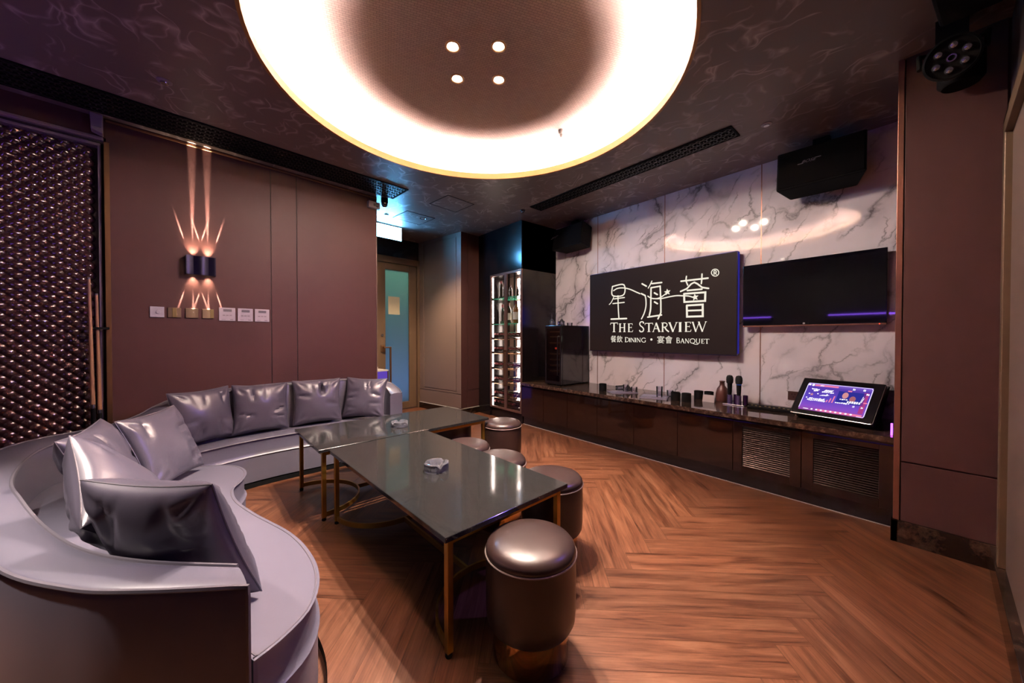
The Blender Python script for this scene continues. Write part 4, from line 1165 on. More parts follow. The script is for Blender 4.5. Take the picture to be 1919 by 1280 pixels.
mb = MB(); mb.box((0.012, ty0 - 0.0025 - 1.972, tz0 + 0.02 - 1.42), (0.046, ty0 - 1.972, tz1 - 0.01 - 1.42)); mb.box((0.012, ty0 + 0.01 - 1.972, tz1 - 1.42), (0.046, ty1 - 0.02 - 1.972, tz1 + 0.002 - 1.42)); mb.build('bright_edge', edge, tv)
mb = MB(); mb.box((0.012, ty1 - 1.972, tz0 + 0.35 - 1.42), (0.048, ty1 + 0.0025 - 1.972, tz1 - 0.30 - 1.42)); mb.build('bright_edge', E('added_blue_glow', (0.06, 0.05, 1.0), 6.0), tv)  # unseen glow added so the wine cooler side reflects blue
TVM = Matrix(((0, 0, -1, 0), (-1, 0, 0, 0), (0, 1, 0, 0), (0, 0, 0, 1)))      # local x -> -Y, y -> Z, z -> -X
def tvp(y, z): return (-(y - 1.972), z - 1.42)
cream = E('cream_lettering', (1.0, 0.93, 0.78), 0.92)
mb = MB()
for pts, wd in LOGO:
    q = [tvp(*p) for p in pts]
    if len(q) > 4 and wd < 0.0145 or len(q) in (3, 4): q = [tuple(v) for v in crom(q, 5 * len(q))]
    ribbon(mb, q, wd, TVM)
for y, z, rr in STARS:
    a0, b0 = tvp(y, z); vs = []
    for k in range(10):
        a = PI / 2 + k * PI / 5 + 0.12; r_ = rr * (1.0 if k % 2 == 0 else 0.45)
        vs.append(TVM @ Vector((a0 + r_ * math.cos(a), b0 + r_ * math.sin(a), 0.0014)))
    vs.append(TVM @ Vector((a0, b0, 0.0014)))
    mb.add(vs, [(k, (k + 1) % 10, 10) for k in range(10)])
mb.build('large_characters', cream, sc)
mb = MB()
cjk = []
for ch, ya, yb_, za, zb in GLY:
    a0, b0 = tvp(ya, za); a1, b1 = tvp(yb_, zb)
    if ch in GL:
        for pts, wd in GL[ch]:
            if len(pts) > 3: pts = [tuple(v) for v in crom(pts, 5 * len(pts))]
            hgt = b1 - b0; wid = a1 - a0
            ribbon(mb, [(a0 + p[0] * wid, b0 + p[1] * hgt) for p in pts], wd * (hgt * 0.45 + wid * 0.5), TVM, rnd=False)
    elif ch == '\u00b7':
        mb.lathe([(0, 0), (0.012, 0), (0.012, 0.0012), (0, 0.0012)], 16, TVM @ Matrix.Translation(((a0 + a1) / 2, (b0 + b1) / 2, 0)))
    else:
        me = text_mesh(ch, 1.0, 0.0)
        xs = [v.co.x for v in me.vertices]; yy = [v.co.y for v in me.vertices]
        sx, sy = (a1 - a0) / (max(xs) - min(xs)), (b1 - b0) / (max(yy) - min(yy))
        vs = [TVM @ Vector((a0 + (v.co.x - min(xs)) * sx, b0 + (v.co.y - min(yy)) * sy, 0.0012)) for v in me.vertices]
        mb.add(vs, [tuple(p.vertices) for p in me.polygons]); bpy.data.meshes.remove(me)
mb.build('lettering', cream, sc)

# ------------------------------------------------------------------ blank television
t2 = thing('television', 'blank black television on the marble wall right of the lettered screen', 'television', (3.58, 0.68, 1.477))
y0, y1, z0, z1 = 0.24 - 0.68, 1.12 - 0.68, 1.208 - 1.477, 1.745 - 1.477
mb = MB(); mb.box((0.004, y0, z0), (0.035, y1, z1)); mb.build('housing', M['black_gloss'], t2, bevel=0.002)
mb = MB(); mb.box((0.035, -0.2, -0.12), (XM - 3.581, 0.2, 0.12)); mb.build('wall_bracket', M['black'], t2)
mb = MB(); mb.box((0.0, y0 + 0.004, z0 + 0.014), (0.004, y1 - 0.004, z1 - 0.004)); s2 = mb.build('screen', P('black_glass_screen', (0.004, 0.004, 0.006), 0.035, spec=0.6), t2)
mb = MB(); mb.box((-0.001, y0 + 0.002, z0 + 0.001), (0.004, y1 - 0.002, z0 + 0.012)); mb.build('bottom_trim', M['copper'], t2)
me = text_mesh('LG', 0.018, 0.0002)
mb = MB(); mb.add([TVM @ Vector((v.co.x + 0.006, v.co.y + (z0 + 0.022), 0.0006)) for v in me.vertices], [tuple(p.vertices) for p in me.polygons])
mb.lathe([(0, 0), (0.0075, 0), (0.0075, 0.0006), (0, 0.0006)], 16, TVM @ Matrix.Translation((-0.013, z0 + 0.0215, 0)))
mb.build('logo', M['white_plastic'], s2); bpy.data.meshes.remove(me)
mb = MB(); mb.lathe([(0, 0), (0.0035, 0), (0, 0.002)], 10, TVM @ Matrix.Translation((-(y0 + 0.035), z0 + 0.0065, 0.001))); mb.build('standby_light', M['led_red'], t2)

# ------------------------------------------------------------------ loudspeakers
def speaker(label, c, w_, h_, dp, yaw, tilt, logo=True, group='black wall loudspeakers', lx=0.0, lz=0.0):
    t = thing('loudspeaker', label, 'speaker', c, 0, group)
    t.rotation_euler = (Matrix.Rotation(yaw, 3, 'Z') @ Matrix.Rotation(tilt, 3, 'Y')).to_euler()
    mb = MB(); hw, hh = w_ / 2, h_ / 2; k = 0.78
    vs = [(0, -hw, -hh), (0, hw, -hh), (0, hw, hh), (0, -hw, hh), (dp, -hw * k, -hh * 0.9), (dp, hw * k, -hh * 0.9), (dp, hw * k, hh), (dp, -hw * k, hh)]
    mb.add(vs, [(0, 1, 2, 3), (4, 7, 6, 5), (0, 4, 5, 1), (1, 5, 6, 2), (2, 6, 7, 3), (3, 7, 4, 0)])
    mb.build('cabinet_shell', M['black'], t, bevel=0.012)
    mb = MB(); mb.box((-0.006, -hw + 0.012, -hh + 0.012), (0.002, hw - 0.012, hh - 0.012)); g_ = mb.build('grille', M['black_void'], t, bevel=0.004)
    if logo:
        me = text_mesh('BOSE', 0.030, 0.0003); mb = MB()
        mb.add([TVM @ Vector(((v.co.x * 1.15 + v.co.y * 0.55) + lx, v.co.y + lz, 0.0075)) for v in me.vertices], [tuple(p.vertices) for p in me.polygons]); bpy.data.meshes.remove(me)
        xs = [-v[1] for v in mb.v]; 
        ribbon(mb, [(min(xs) - 0.022, lz - 0.010), (min(xs) + 0.01, lz - 0.010)], 0.004, TVM @ Matrix.Translation((0, 0, 0.0072)), False)
        ribbon(mb, [(max(xs) - 0.01, lz + 0.010), (max(xs) + 0.022, lz + 0.010)], 0.004, TVM @ Matrix.Translation((0, 0, 0.0072)), False)
        mb.build('logo', M['white_plastic'], g_)
    mb = MB(); mb.box((dp * 0.45, -0.05, hh - 0.002), (dp * 0.75, 0.05, hh + 0.10)); mb.build('bracket', M['black'], t)
    return t
speaker('large black loudspeaker high on the marble wall above the blank television', (3.36, 0.575, 2.385), 0.50, 0.30, 0.24, R(4), R(8), lx=-0.055, lz=0.03)
speaker('black loudspeaker at the far end of the marble wall by the wine cabinet', (3.40, 3.01, 2.385), 0.52, 0.28, 0.22, R(-4), R(8), lx=-0.23, lz=0.035)
speaker('black loudspeaker under the ceiling in the top right corner above the stage lamp', (2.22, -0.07, 2.545), 0.22, 0.13, 0.26, R(0), 0, logo=False, group=None)

# ------------------------------------------------------------------ stage lamp
pl = thing('stage_lamp', 'black stage lamp with six clear lenses on the pillar under the ceiling', 'stage lamp', (2.70, -0.02, 2.40))
ax = (Vector((0, 0, H + 0.25)) - Vector((2.52, -0.02, 2.36))).normalized()
def head_mx(o, z):
    z = Vector(z).normalized(); x = Vector((0, 0, 1)).cross(z).normalized(); y = z.cross(x)
    return Matrix(((x.x, y.x, z.x, o[0]), (x.y, y.y, z.y, o[1]), (x.z, y.z, z.z, o[2]), (0, 0, 0, 1)))
HM = head_mx((-0.16, 0.0, -0.03), ax)
MB().lathe([(0.0, -0.13), (0.05, -0.13), (0.075, -0.11), (0.088, -0.02), (0.088, 0.0), (0.080, 0.004), (0.078, -0.012), (0.0, -0.012)], 40, HM).build('housing', M['black'], pl, smooth=True)
lens = P('clear_lens', (0.35, 0.33, 0.36), 0.08, 0.8, coat=1.0)
for k in range(6):
    a = 2 * PI * k / 6 + 0.4
    MB().lathe([(0.016, -0.011), (0.016, -0.004), (0.011, 0.005), (0.0, 0.008)], 16, HM @ Matrix.Translation((0.048 * math.cos(a), 0.048 * math.sin(a), 0))).build('lens', lens, pl, smooth=True)
MB().tube([HM @ Vector((0.013 * math.cos(2 * PI * k / 24), 0.013 * math.sin(2 * PI * k / 24), -0.008)) for k in range(24)], 0.0035, 6, closed=True).build('centre_ring', M['violet_lit'], pl, smooth=True)
mb = MB()
mb.tube([HM @ Vector((-0.096, 0, -0.05)), HM @ Vector((-0.10, 0.06, -0.09)), Vector((-0.06, 0.06, 0.06)), Vector((-0.03, 0, 0.09)), Vector((-0.06, -0.07, 0.06)), HM @ Vector((0.10, 0.06, -0.09)), HM @ Vector((0.096, 0, -0.05))], 0.010, 8)
mb.box((-0.05, -0.05, 0.09), (0.05, 0.05, CE - 2.40)); mb.build('yoke', M['black'], pl, smooth=True)
spot('added_violet_fill', Vector((2.70, -0.02, 2.40)) + HM @ Vector((0, 0, 0.02)), (0.15, 2.75, 0.6), VIOLET_FILL, (0.30, 0.18, 1.0), 72, 1.0, 0.05)  # violet fill added here; the stage lamp itself is not lit
MB().lathe([(0.0, -0.07), (0.06, -0.07), (0.075, -0.05), (0.075, 0.06), (0.05, 0.08), (0.0, 0.08)], 32, Matrix.Translation((0.06, -0.03, 0.0))).build('motor_base', M['black'], pl, smooth=True)

# ------------------------------------------------------------------ song touchscreen
BLc, BRc = Vector((3.205, 0.700, 0.580)), Vector((3.110, 0.272, 0.580))
TLc, TRc = Vector((3.410, 0.660, 0.818)), Vector((3.318, 0.216, 0.820))
ms = thing('touchscreen', 'tilted touchscreen showing a purple song menu at the right end of the worktop', 'touchscreen', (3.33, 0.46, WZ))
xa = (BRc - BLc); wM = (xa.length + (TRc - TLc).length) / 2; xa.normalize(); ya = (TLc - BLc); ya = (ya - xa * ya.dot(xa)); hM = ya.length; ya.normalize(); za = xa.cross(ya)
ofs = BLc - Vector((3.33, 0.46, WZ))
MM = Matrix(((xa.x, ya.x, za.x, ofs.x), (xa.y, ya.y, za.y, ofs.y), (xa.z, ya.z, za.z, ofs.z), (0, 0, 0, 1)))
mb = MB(); mb.box((0, 0, -0.035), (wM, hM, 0), mx=MM); mb.build('housing', P('black_monitor', (0.006, 0.006, 0.008), 0.15), ms, bevel=0.008)
mb = MB()
mb.tube([MM @ Vector(p) for p in ((0.008, 0.0, -0.001), (wM - 0.008, 0.0, -0.001), (wM, 0.008, -0.001), (wM, hM - 0.01, -0.001))], 0.0022, 6); mb.build('metal_rim', M['steel'], ms)
mb = MB()
wb = [MM @ Vector(p) for p in ((0.03, 0.01, -0.03), (wM - 0.004, 0.01, -0.03), (wM - 0.004, hM - 0.02, -0.03), (0.03, hM - 0.02, -0.03))]
bk = [Vector((3.625 - 3.33, p.y, z)) for p, z in ((wb[0], 0.004), (wb[1], 0.004), (wb[2], 0.235), (wb[3], 0.235))]
lo_ = [Vector((wb[0].x + 0.02, wb[0].y, 0.004)), Vector((wb[1].x + 0.02, wb[1].y, 0.004))]
mb.add(wb + bk + lo_, [(0, 1, 2, 3), (4, 7, 6, 5), (3, 2, 6, 7), (1, 9, 5, 6, 2), (0, 3, 7, 4, 8), (0, 8, 9, 1), (8, 4, 5, 9)])
mb.build('stand', M['black'], ms)
sx0, sx1, sy0, sy1 = 0.045, wM - 0.050, 0.035, hM - 0.045
sw, sh = sx1 - sx0, sy1 - sy0
m_, nt, b = mat('menu_picture'); nt.nodes.clear(); N = nt.nodes; L = nt.links
uvn = N.new('ShaderNodeUVMap'); uvn.uv_map = 'UVMap'; sep = N.new('ShaderNodeSeparateXYZ'); L.new(uvn.outputs[0], sep.inputs[0])
rp = ramp(nt, [(0.0, (0.28, 0.07, 0.30)), (0.16, (0.22, 0.07, 0.50)), (0.45, (0.10, 0.055, 0.46)), (0.85, (0.085, 0.04, 0.36)), (1.0, (0.22, 0.12, 0.55))]); L.new(sep.outputs[1], rp.inputs[0])
em = N.new('ShaderNodeEmission'); em.inputs[1].default_value = 1.15; L.new(rp.outputs[0], em.inputs[0]); oo = N.new('ShaderNodeOutputMaterial'); L.new(em.outputs[0], oo.inputs[0])
me = bpy.data.meshes.new('screen'); me.from_pydata([MM @ Vector(p) for p in ((sx0, sy0, 0.0008), (sx1, sy0, 0.0008), (sx1, sy1, 0.0008), (sx0, sy1, 0.0008))], [], [(0, 1, 2, 3)])
uvl = me.uv_layers.new(name='UVMap')
for lp, uv in zip(uvl.data, ((0, 0), (1, 0), (1, 1), (0, 1))): lp.uv = uv
me.materials.append(m_); scn = bpy.data.objects.new('screen', me); C.objects.link(scn); scn.parent = ms
def sp(u, v, z=0.0012): return MM @ Vector((sx0 + u * sw, sy0 + v * sh, z))
def quad(mb, u0, v0, u1, v1, z=0.0012, sk=0.0): mb.add([sp(u0, v0, z), sp(u1, v0, z), sp(u1 + sk, v1, z), sp(u0 + sk, v1, z)], [(0, 1, 2, 3)])
def disc(mb, u, v, ru, rv, z=0.0012, n=20): mb.add([sp(u + ru * math.cos(2 * PI * k / n), v + rv * math.sin(2 * PI * k / n), z) for k in range(n)], [tuple(range(n))])
lav = E('menu_lavender', (0.72, 0.62, 1.0), 1.3); pink = E('menu_pink', (0.9, 0.22, 0.42), 1.0); wht = E('menu_white', (0.9, 0.85, 1.0), 1.3); skin = E('menu_skin', (0.85, 0.36, 0.38), 0.8); blu = E('menu_blue', (0.03, 0.03, 0.30), 1.0); mag = E('menu_magenta', (0.42, 0.05, 0.25), 1.0); skin2 = E('menu_tan', (0.45, 0.14, 0.18), 0.9)
mb = MB()
pts = [(0.0, 0.06), (0.0, 0.94), (0.015, 0.985), (0.985, 0.985), (1.0, 0.94), (1.0, 0.05), (0.985, 0.015), (0.9, 0.015)]
for a, b_ in zip(pts, pts[1:]):
    pa, pb = sp(*a), sp(*b_); d = (pb - pa).normalized(); s_ = d.cross(za) * 0.0022; mb.add([pa - s_, pb - s_, pb + s_, pa + s_], [(0, 1, 2, 3)])
mb.build('screen_border', lav, scn)
mb = MB()
quad(mb, 0.30, 0.02, 0.97, 0.085, 0.0011); quad(mb, 0.12, 0.895, 0.5, 0.955, 0.0011)
for k, h_ in enumerate((0.08, 0.15, 0.24)): quad(mb, 0.385 + 0.045 * k, 0.36, 0.405 + 0.045 * k, 0.36 + h_, 0.0012, 0.01)
quad(mb, 0.66, 0.80, 0.72, 0.845); quad(mb, 0.93, 0.46, 0.985, 0.50)
mb.build('pink_band', pink, scn)
mb = MB(); quad(mb, 0.53, 0.38, 0.93, 0.80, 0.0010); mb.build('photo_panel', blu, scn)
mb = MB(); quad(mb, 0.90, 0.12, 0.97, 0.82, 0.0010); quad(mb, 0.40, 0.012, 0.9, 0.03, 0.0010); mb.build('side_strip', mag, scn)
mb = MB(); disc(mb, 0.645, 0.66, 0.045, 0.11, 0.0014); mb.build('portrait', skin, scn)
mb = MB(); disc(mb, 0.765, 0.56, 0.045, 0.10, 0.0014); mb.build('portrait', skin2, scn)
rnd = random.Random(3)
mb = MB()
for (u, v, w_, h_, s_) in [(0.10, 0.76, 0.10, 0.05, -0.02), (0.13, 0.70, 0.08, 0.05, 0.0), (0.29, 0.73, 0.14, 0.06, 0.03), (0.27, 0.68, 0.20, 0.04, 0.0), (0.25, 0.56, 0.12, 0.045, 0.05), (0.10, 0.40, 0.26, 0.06, 0.01), (0.08, 0.35, 0.30, 0.05, 0.0), (0.53, 0.37, 0.22, 0.045, 0.0), (0.70, 0.42, 0.20, 0.07, 0.0), (0.58, 0.50, 0.12, 0.04, 0.0), (0.80, 0.30, 0.03, 0.05, 0.0), (0.92, 0.29, 0.03, 0.05, 0.0),
                           (0.72, 0.87, 0.04, 0.06, 0.0), (0.87, 0.87, 0.04, 0.06, 0.0), (0.20, 0.90, 0.06, 0.045, 0.02), (0.93, 0.74, 0.05, 0.06, 0.0), (0.88, 0.48, 0.025, 0.22, 0.02)]:
    n = max(2, int(w_ / 0.03))
    for k in range(n):
        a = u + w_ * k / n; quad(mb, a + 0.002, v + rnd.uniform(-0.01, 0.01), a + w_ / n * rnd.uniform(0.7, 1.0), v + h_ * rnd.uniform(0.7, 1.1), 0.0016, s_)
for k in range(9): disc(mb, 0.22 + 0.075 * k, 0.055, 0.018, 0.026, 0.0016, 10)
disc(mb, 0.09, 0.925, 0.022, 0.04); disc(mb, 0.03, 0.93, 0.022, 0.03); disc(mb, 0.12, 0.05, 0.05, 0.012)
for (u, v) in ((0.08, 0.60), (0.21, 0.77), (0.37, 0.62), (0.06, 0.45), (0.22, 0.62)): disc(mb, u, v, 0.014, 0.02, 0.0014, 12)
mb.build('menu_symbols', wht, scn)
mb = MB(); n10 = [sp(0.125 + 0.032 * (1 if k % 2 == 0 else 0.45) * math.cos(PI / 2 + k * PI / 5), 0.575 + 0.055 * (1 if k % 2 == 0 else 0.45) * math.sin(PI / 2 + k * PI / 5), 0.0014) for k in range(10)] + [sp(0.125, 0.575, 0.0014)]
mb.add(n10, [(k, (k + 1) % 10, 10) for k in range(10)]); mb.build('star_symbol', skin, scn)

# ------------------------------------------------------------------ things on the worktop
def dice_cup(label, x, y, r=0.040, h=0.075):
    t = thing('dice_cup', label, 'dice cup', (x, y, WZ), 0, 'black cups on the worktop')
    MB().lathe([(0.0, 0.0), (r * 0.98, 0.0), (r, 0.003), (r * 0.98, h * 0.92), (r * 0.93, h), (r * 0.86, h), (r * 0.80, 0.01), (0.0, 0.01)], 28).build('cup', M['black'], t, smooth=True)
    MB().tube([(r * 0.985 * math.cos(2 * PI * k / 32), r * 0.985 * math.sin(2 * PI * k / 32), h * 0.93) for k in range(32)], 0.002, 5, closed=True).build('rim_band', M['black_void'], t)
dice_cup('black cup at the left of the worktop beside the pale trays', 3.235, 2.345)
dice_cup('black cup of the front pair, left one, right of the glass trays', 3.250, 1.555); dice_cup('black cup of the front pair, right one, before the marble wall', 3.262, 1.462)
dice_cup('black cup of the rear pair, left one, near the white card', 3.50, 1.455); dice_cup('black cup of the rear pair, right one, partly behind the white card', 3.52, 1.372)

def tray(label, loc, rz, lx, ly):
    t = thing('tray', label, 'tray', loc, rz, 'pale trays on the worktop')
    mb = MB(); mb.box((-lx / 2, -ly / 2, 0), (lx / 2, ly / 2, 0.006)); mb.build('bottom', P('frosted_violet_acrylic', (0.34, 0.30, 0.42), 0.25), t)
    mb = MB(); mb.box((-lx / 2, -ly / 2, 0.006), (-lx / 2 + 0.004, ly / 2, 0.022)); mb.box((lx / 2 - 0.004, -ly / 2, 0.006), (lx / 2, ly / 2, 0.022)); mb.box((-lx / 2, -ly / 2, 0.006), (lx / 2, -ly / 2 + 0.004, 0.022)); mb.box((-lx / 2, ly / 2 - 0.004, 0.006), (lx / 2, ly / 2, 0.022)); mb.build('rim', M['pane'], t)
tray('pale violet tray on the worktop nearer the wine cooler', (3.29, 2.14, WZ), R(55), 0.17, 0.27)
tray('pale violet tray turned at an angle next to the black cup pair', (3.26, 1.765, WZ), R(20), 0.22, 0.24)
g = 'glassware on the pale trays'
tumbler('clear tumbler lying on the left tray, next to the black cup', (3.30, 2.22, WZ + 0.036), g, 0.08, 0.028, lay=60)
tumbler('clear tumbler on the left tray, middle one', (3.34, 2.13, WZ + 0.007), g, 0.07, 0.03)
tumbler('low clear glass at the back of the left tray', (3.37, 2.05, WZ + 0.007), g, 0.05, 0.034)
wine_glass('upturned stemmed glass at the back of the left tray', (3.40, 2.14, WZ + 0.002), g, 0.11, 0.030, flip=True)
tumbler('tall clear tumbler standing on the angled right tray', (3.27, 1.72, WZ + 0.007), g, 0.10, 0.030)
tumbler('clear glass behind the angled tray near the wall seam', (3.44, 1.70, WZ), g, 0.055, 0.032)
tumbler('short clear glass between the angled tray and the black cups', (3.38, 1.60, WZ), g, 0.045, 0.030)
c_ = thing('card_holder', 'small white folded card standing before the rear black cups', 'card', (3.40, 1.325, WZ), R(6))
mb = MB(); mb.add([(-0.022, -0.048, 0), (-0.022, 0.048, 0), (0, 0.048, 0.062), (0, -0.048, 0.062), (0.022, -0.048, 0), (0.022, 0.048, 0), (-0.019, -0.048, 0), (-0.019, 0.048, 0), (0.0, 0.048, 0.057), (0.0, -0.048, 0.057), (0.019, 0.048, 0), (0.019, -0.048, 0)],
                   [(0, 1, 2, 3), (3, 2, 5, 4), (6, 9, 8, 7), (9, 11, 10, 8), (0, 6, 7, 1), (4, 5, 10, 11), (0, 3, 9, 6), (3, 4, 11, 9), (1, 7, 8, 2), (2, 8, 10, 5)]); mb.build('folded_card', M['paper'], c_)
v_ = thing('ceramic_bottle', 'brown flask shaped bottle behind the left microphone', 'bottle', (3.545, 1.268, WZ))
MB().lathe([(0.0, 0.0), (0.050, 0.0), (0.054, 0.01), (0.052, 0.07), (0.040, 0.115), (0.022, 0.14), (0.019, 0.17), (0.026, 0.18), (0.020, 0.182), (0.014, 0.14), (0.0, 0.13)], 32).build('body', M['brown_vase'], v_, smooth=True)
mk = thing('microphone_stand', 'low polished holder with four upright tubes on the worktop', 'holder', (3.42, 1.125, WZ))
mb = MB(); mb.box((-0.045, -0.085, 0), (0.06, 0.08, 0.008)); mb.build('base_plate', M['steel'], mk, bevel=0.002)
for i_, (a, b_) in enumerate(((-0.012, 0.035), (0.035, 0.0), (-0.012, -0.035), (0.035, -0.07))):
    mb = MB(); mb.lathe([(0.0, 0.008), (0.019, 0.008), (0.019, 0.085), (0.014, 0.085), (0.014, 0.02), (0.0, 0.02)], 24, Matrix.Translation((a, b_, 0))); mb.build('tube', M['violet_lit'] if i_ % 2 == 0 else P('plum_metal', (0.10, 0.03, 0.12), 0.2, 0.7), mk, smooth=True)
for (a, b_), lb, ring in (((-0.012, 0.035), 'black handheld microphone on the left, in front of the brown bottle', 0), ((-0.012, -0.035), 'black handheld microphone on the right with a thin blue ring', 1)):
    t = thing('microphone', lb, 'microphone', (3.42 + a, 1.125 + b_, WZ + 0.03), 0, 'handheld microphones in the holder')
    MB().lathe([(0.0, -0.009), (0.0125, -0.009), (0.0125, 0.03), (0.0165, 0.08), (0.0185, 0.145), (0.0185, 0.150), (0.0, 0.150)], 24).build('handle', M['black'], t, smooth=True)
    MB().lathe([(0.0, 0.148), (0.019, 0.150), (0.0255, 0.158), (0.027, 0.185), (0.0255, 0.205), (0.018, 0.220), (0.0, 0.225)], 24).build('foam_head', M['foam'], t, smooth=True)
    if ring: MB().tube([(0.0188 * math.cos(2 * PI * k / 24), 0.0188 * math.sin(2 * PI * k / 24), 0.147) for k in range(24)], 0.0012, 5, closed=True).build('ring', E('blue_ring', (0.05, 0.2, 1.0), 0.5), t)
# control box, paper and cable bundle
t = thing('control_box', 'flat black control box with sliders left of the touchscreen', 'control box', (3.40, 0.86, WZ), R(8))
mb = MB(); mb.box((-0.07, -0.15, 0), (0.07, 0.15, 0.022)); mb.build('case', M['black'], t, bevel=0.003)
mb = MB()
for k in range(9): mb.box((-0.05 + 0.02 * (k % 3), -0.12 + 0.03 * k, 0.022), (-0.042 + 0.02 * (k % 3), -0.108 + 0.03 * k, 0.027))
mb.build('slider', M['brass_light'], t)
t = thing('remote_control', 'slim dark remote control beside the microphone holder', 'remote', (3.47, 1.0, WZ), R(70))
mb = MB(); mb.box((-0.05, -0.02, 0), (0.05, 0.02, 0.014)); mb.build('case', M['black'], t, bevel=0.004)
mb = MB()
for k in range(8): mb.box((-0.04 + 0.01 * k, -0.012 + 0.008 * (k % 2), 0.014), (-0.034 + 0.01 * k, -0.006 + 0.008 * (k % 2), 0.0155))
mb.build('buttons', M['grey_plastic'], t)
rnd = random.Random(5)
for q, lb in enumerate(('black cable looping over the worktop toward the touchscreen', 'black cable running under the touchscreen edge')):
    pts = [(3.50 - 0.16 * q, 0.74 - 0.1 * q, WZ + 0.006)]
    for k in range(9): pts.append((pts[-1][0] + rnd.uniform(-0.05, 0.03), pts[-1][1] - 0.022 + rnd.uniform(-0.05, 0.04), WZ + 0.006 + 0.010 * (k % 2)))
    tag(MB().tube(crom(pts, 60), 0.004, 6).build('cable', M['black'], smooth=True), lb, 'cable', 'cables on the worktop')
t = thing('wall_outlet', 'brown square wall outlet on the marble beside the touchscreen', 'outlet', (XM, 0.77, 0.638))
mb = MB(); mb.box((-0.008, -0.038, -0.036), (0, 0.038, 0.036)); mb.build('plate', P('brown_plastic', (0.06, 0.025, 0.02), 0.35), t, bevel=0.002)
mb = MB(); mb.box((-0.009, -0.012, 0.006), (-0.0075, -0.008, 0.018)); mb.box((-0.009, 0.008, 0.006), (-0.0075, 0.012, 0.018)); mb.box((-0.009, -0.002, -0.016), (-0.0075, 0.002, -0.004)); mb.build('socket', M['black'], t)

# ------------------------------------------------------------------ things on the sconce wall
def wthing(name, label, cat, s, z, group=None):
    t = thing(name, label, cat, onw(s, z), 0, group); t.rotation_euler = (0, 0, math.atan2(WD.y, WD.x)); return t      # local x along the wall, -y towards the room
t = wthing('wall_sconce', 'dark navy fluted wall lamp throwing beams up and down', 'wall lamp', -0.49, 1.675)
prof = []
n = 48
mb = MB()
hw = 0.088
outl = [(-hw, 0.0)]
for k in range(n + 1):
    x = -hw + 2 * hw * k / n
    outl.append((x, -0.050 - 0.014 * abs(math.cos((x / hw) * PI))))
outl.append((hw, 0.0))
zz0, zz1 = -0.072, 0.072
mb.add([(x, y, zz0) for x, y in outl] + [(x, y, zz1) for x, y in outl], [(k, k + 1, len(outl) + k + 1, len(outl) + k) for k in range(len(outl) - 1)])
mb.add([(-hw, 0, zz0), (hw, 0, zz0), (hw, 0, zz1), (-hw, 0, zz1)], [(0, 1, 2, 3)])
mb.add([(x, y, 0) for x, y in outl], [tuple(range(len(outl)))])
mb.build('shade', M['navy'], t, smooth=True)
le = E('sconce_lens', (1.0, 0.78, 0.55), 5.0)
for sx in (-0.045, 0.045):
    for zz in (-0.060, 0.060):
        mb = MB(); mb.lathe([(0, -0.003), (0.016, -0.003), (0.016, 0.003), (0, 0.003)], 16, Matrix.Translation((sx, -0.032, zz))); mb.build('lens', le, t)
for sx in (-0.045, 0.045):
    for dz in (1, -1):
        k_ = SCONCE if dz > 0 else SCONCE * 0.6
        base = onw(-0.49 + sx, 1.675 + dz * 0.066, 0.009)
        spot('sconce_beam', base, onw(-0.49 + sx, 1.675 + dz * 0.85, -0.003), 190.0 * k_, (1.0, 0.76, 0.56), 4.4, 0.9, 0.004, t)
        spot('sconce_glow', onw(-0.49 + sx, 1.675 + dz * 0.066, 0.03), onw(-0.49 + sx, 1.675 + dz * 0.5, -0.15), 1.1 * k_, (1.0, 0.70, 0.46), 70, 1.0, 0.01, t)
        for sd in (-1, 1):
            b2 = onw(-0.49 + sx + sd * 0.020, 1.675 + dz * 0.080, 0.012)
            spot('sconce_side_beam', b2, onw(-0.49 + sx + sd * 0.085, 1.675 + dz * 0.33, -0.004), 60.0 * k_, (1.0, 0.76, 0.56), 3.6, 0.9, 0.002, t)
def plate(name, label, cat, s0, s1, z0, z1, m, group=None):
    t = wthing(name, label, cat, (s0 + s1) / 2, (z0 + z1) / 2, group); hw, hh = (s1 - s0) / 2, (z1 - z0) / 2
    mb = MB(); mb.box((-hw, -0.009, -hh), (hw, 0, hh)); p_ = mb.build('plate', m, t, bevel=0.0025)
    return t, p_, hw, hh
t, p_, hw, hh = plate('wall_switch', 'white wall plate with a small round dial, leftmost of the row', 'switch', -0.773, -0.697, 1.267, 1.346, M['white_plastic'])
MB().lathe([(0, 0), (0.013, 0), (0.012, 0.006), (0, 0.006)], 24, Matrix.Translation((0.006, -0.009, 0)) @ Matrix.Rotation(PI / 2, 4, 'X')).build('dial', M['white_plastic'], t, smooth=True)
for s0, s1, lb, acc in ((-0.679, -0.605, 'brass switch plate with a bright middle rocker beside the white dial plate', (-0.012, 0.012)), (-0.581, -0.506, 'plain brass switch plate in the middle under the sconce', None), (-0.483, -0.411, 'brass switch plate with a bright right edge beside the thermostats', (0.013, 0.034))):
    t, p_, hw, hh = plate('wall_switch', lb, 'switch', s0, s1, 1.268, 1.343, M['brass'], 'brass switch plates')
    if acc: mb = MB(); mb.box((acc[0], -0.0125, -hh + 0.003), (acc[1], -0.009, hh - 0.003)); mb.build('rocker', M['brass_light'], t, bevel=0.001)
    else: mb = MB(); mb.box((0.008, -0.0105, 0.004), (0.0105, -0.009, 0.012)); mb.build('indicator', M['white_plastic'], t)
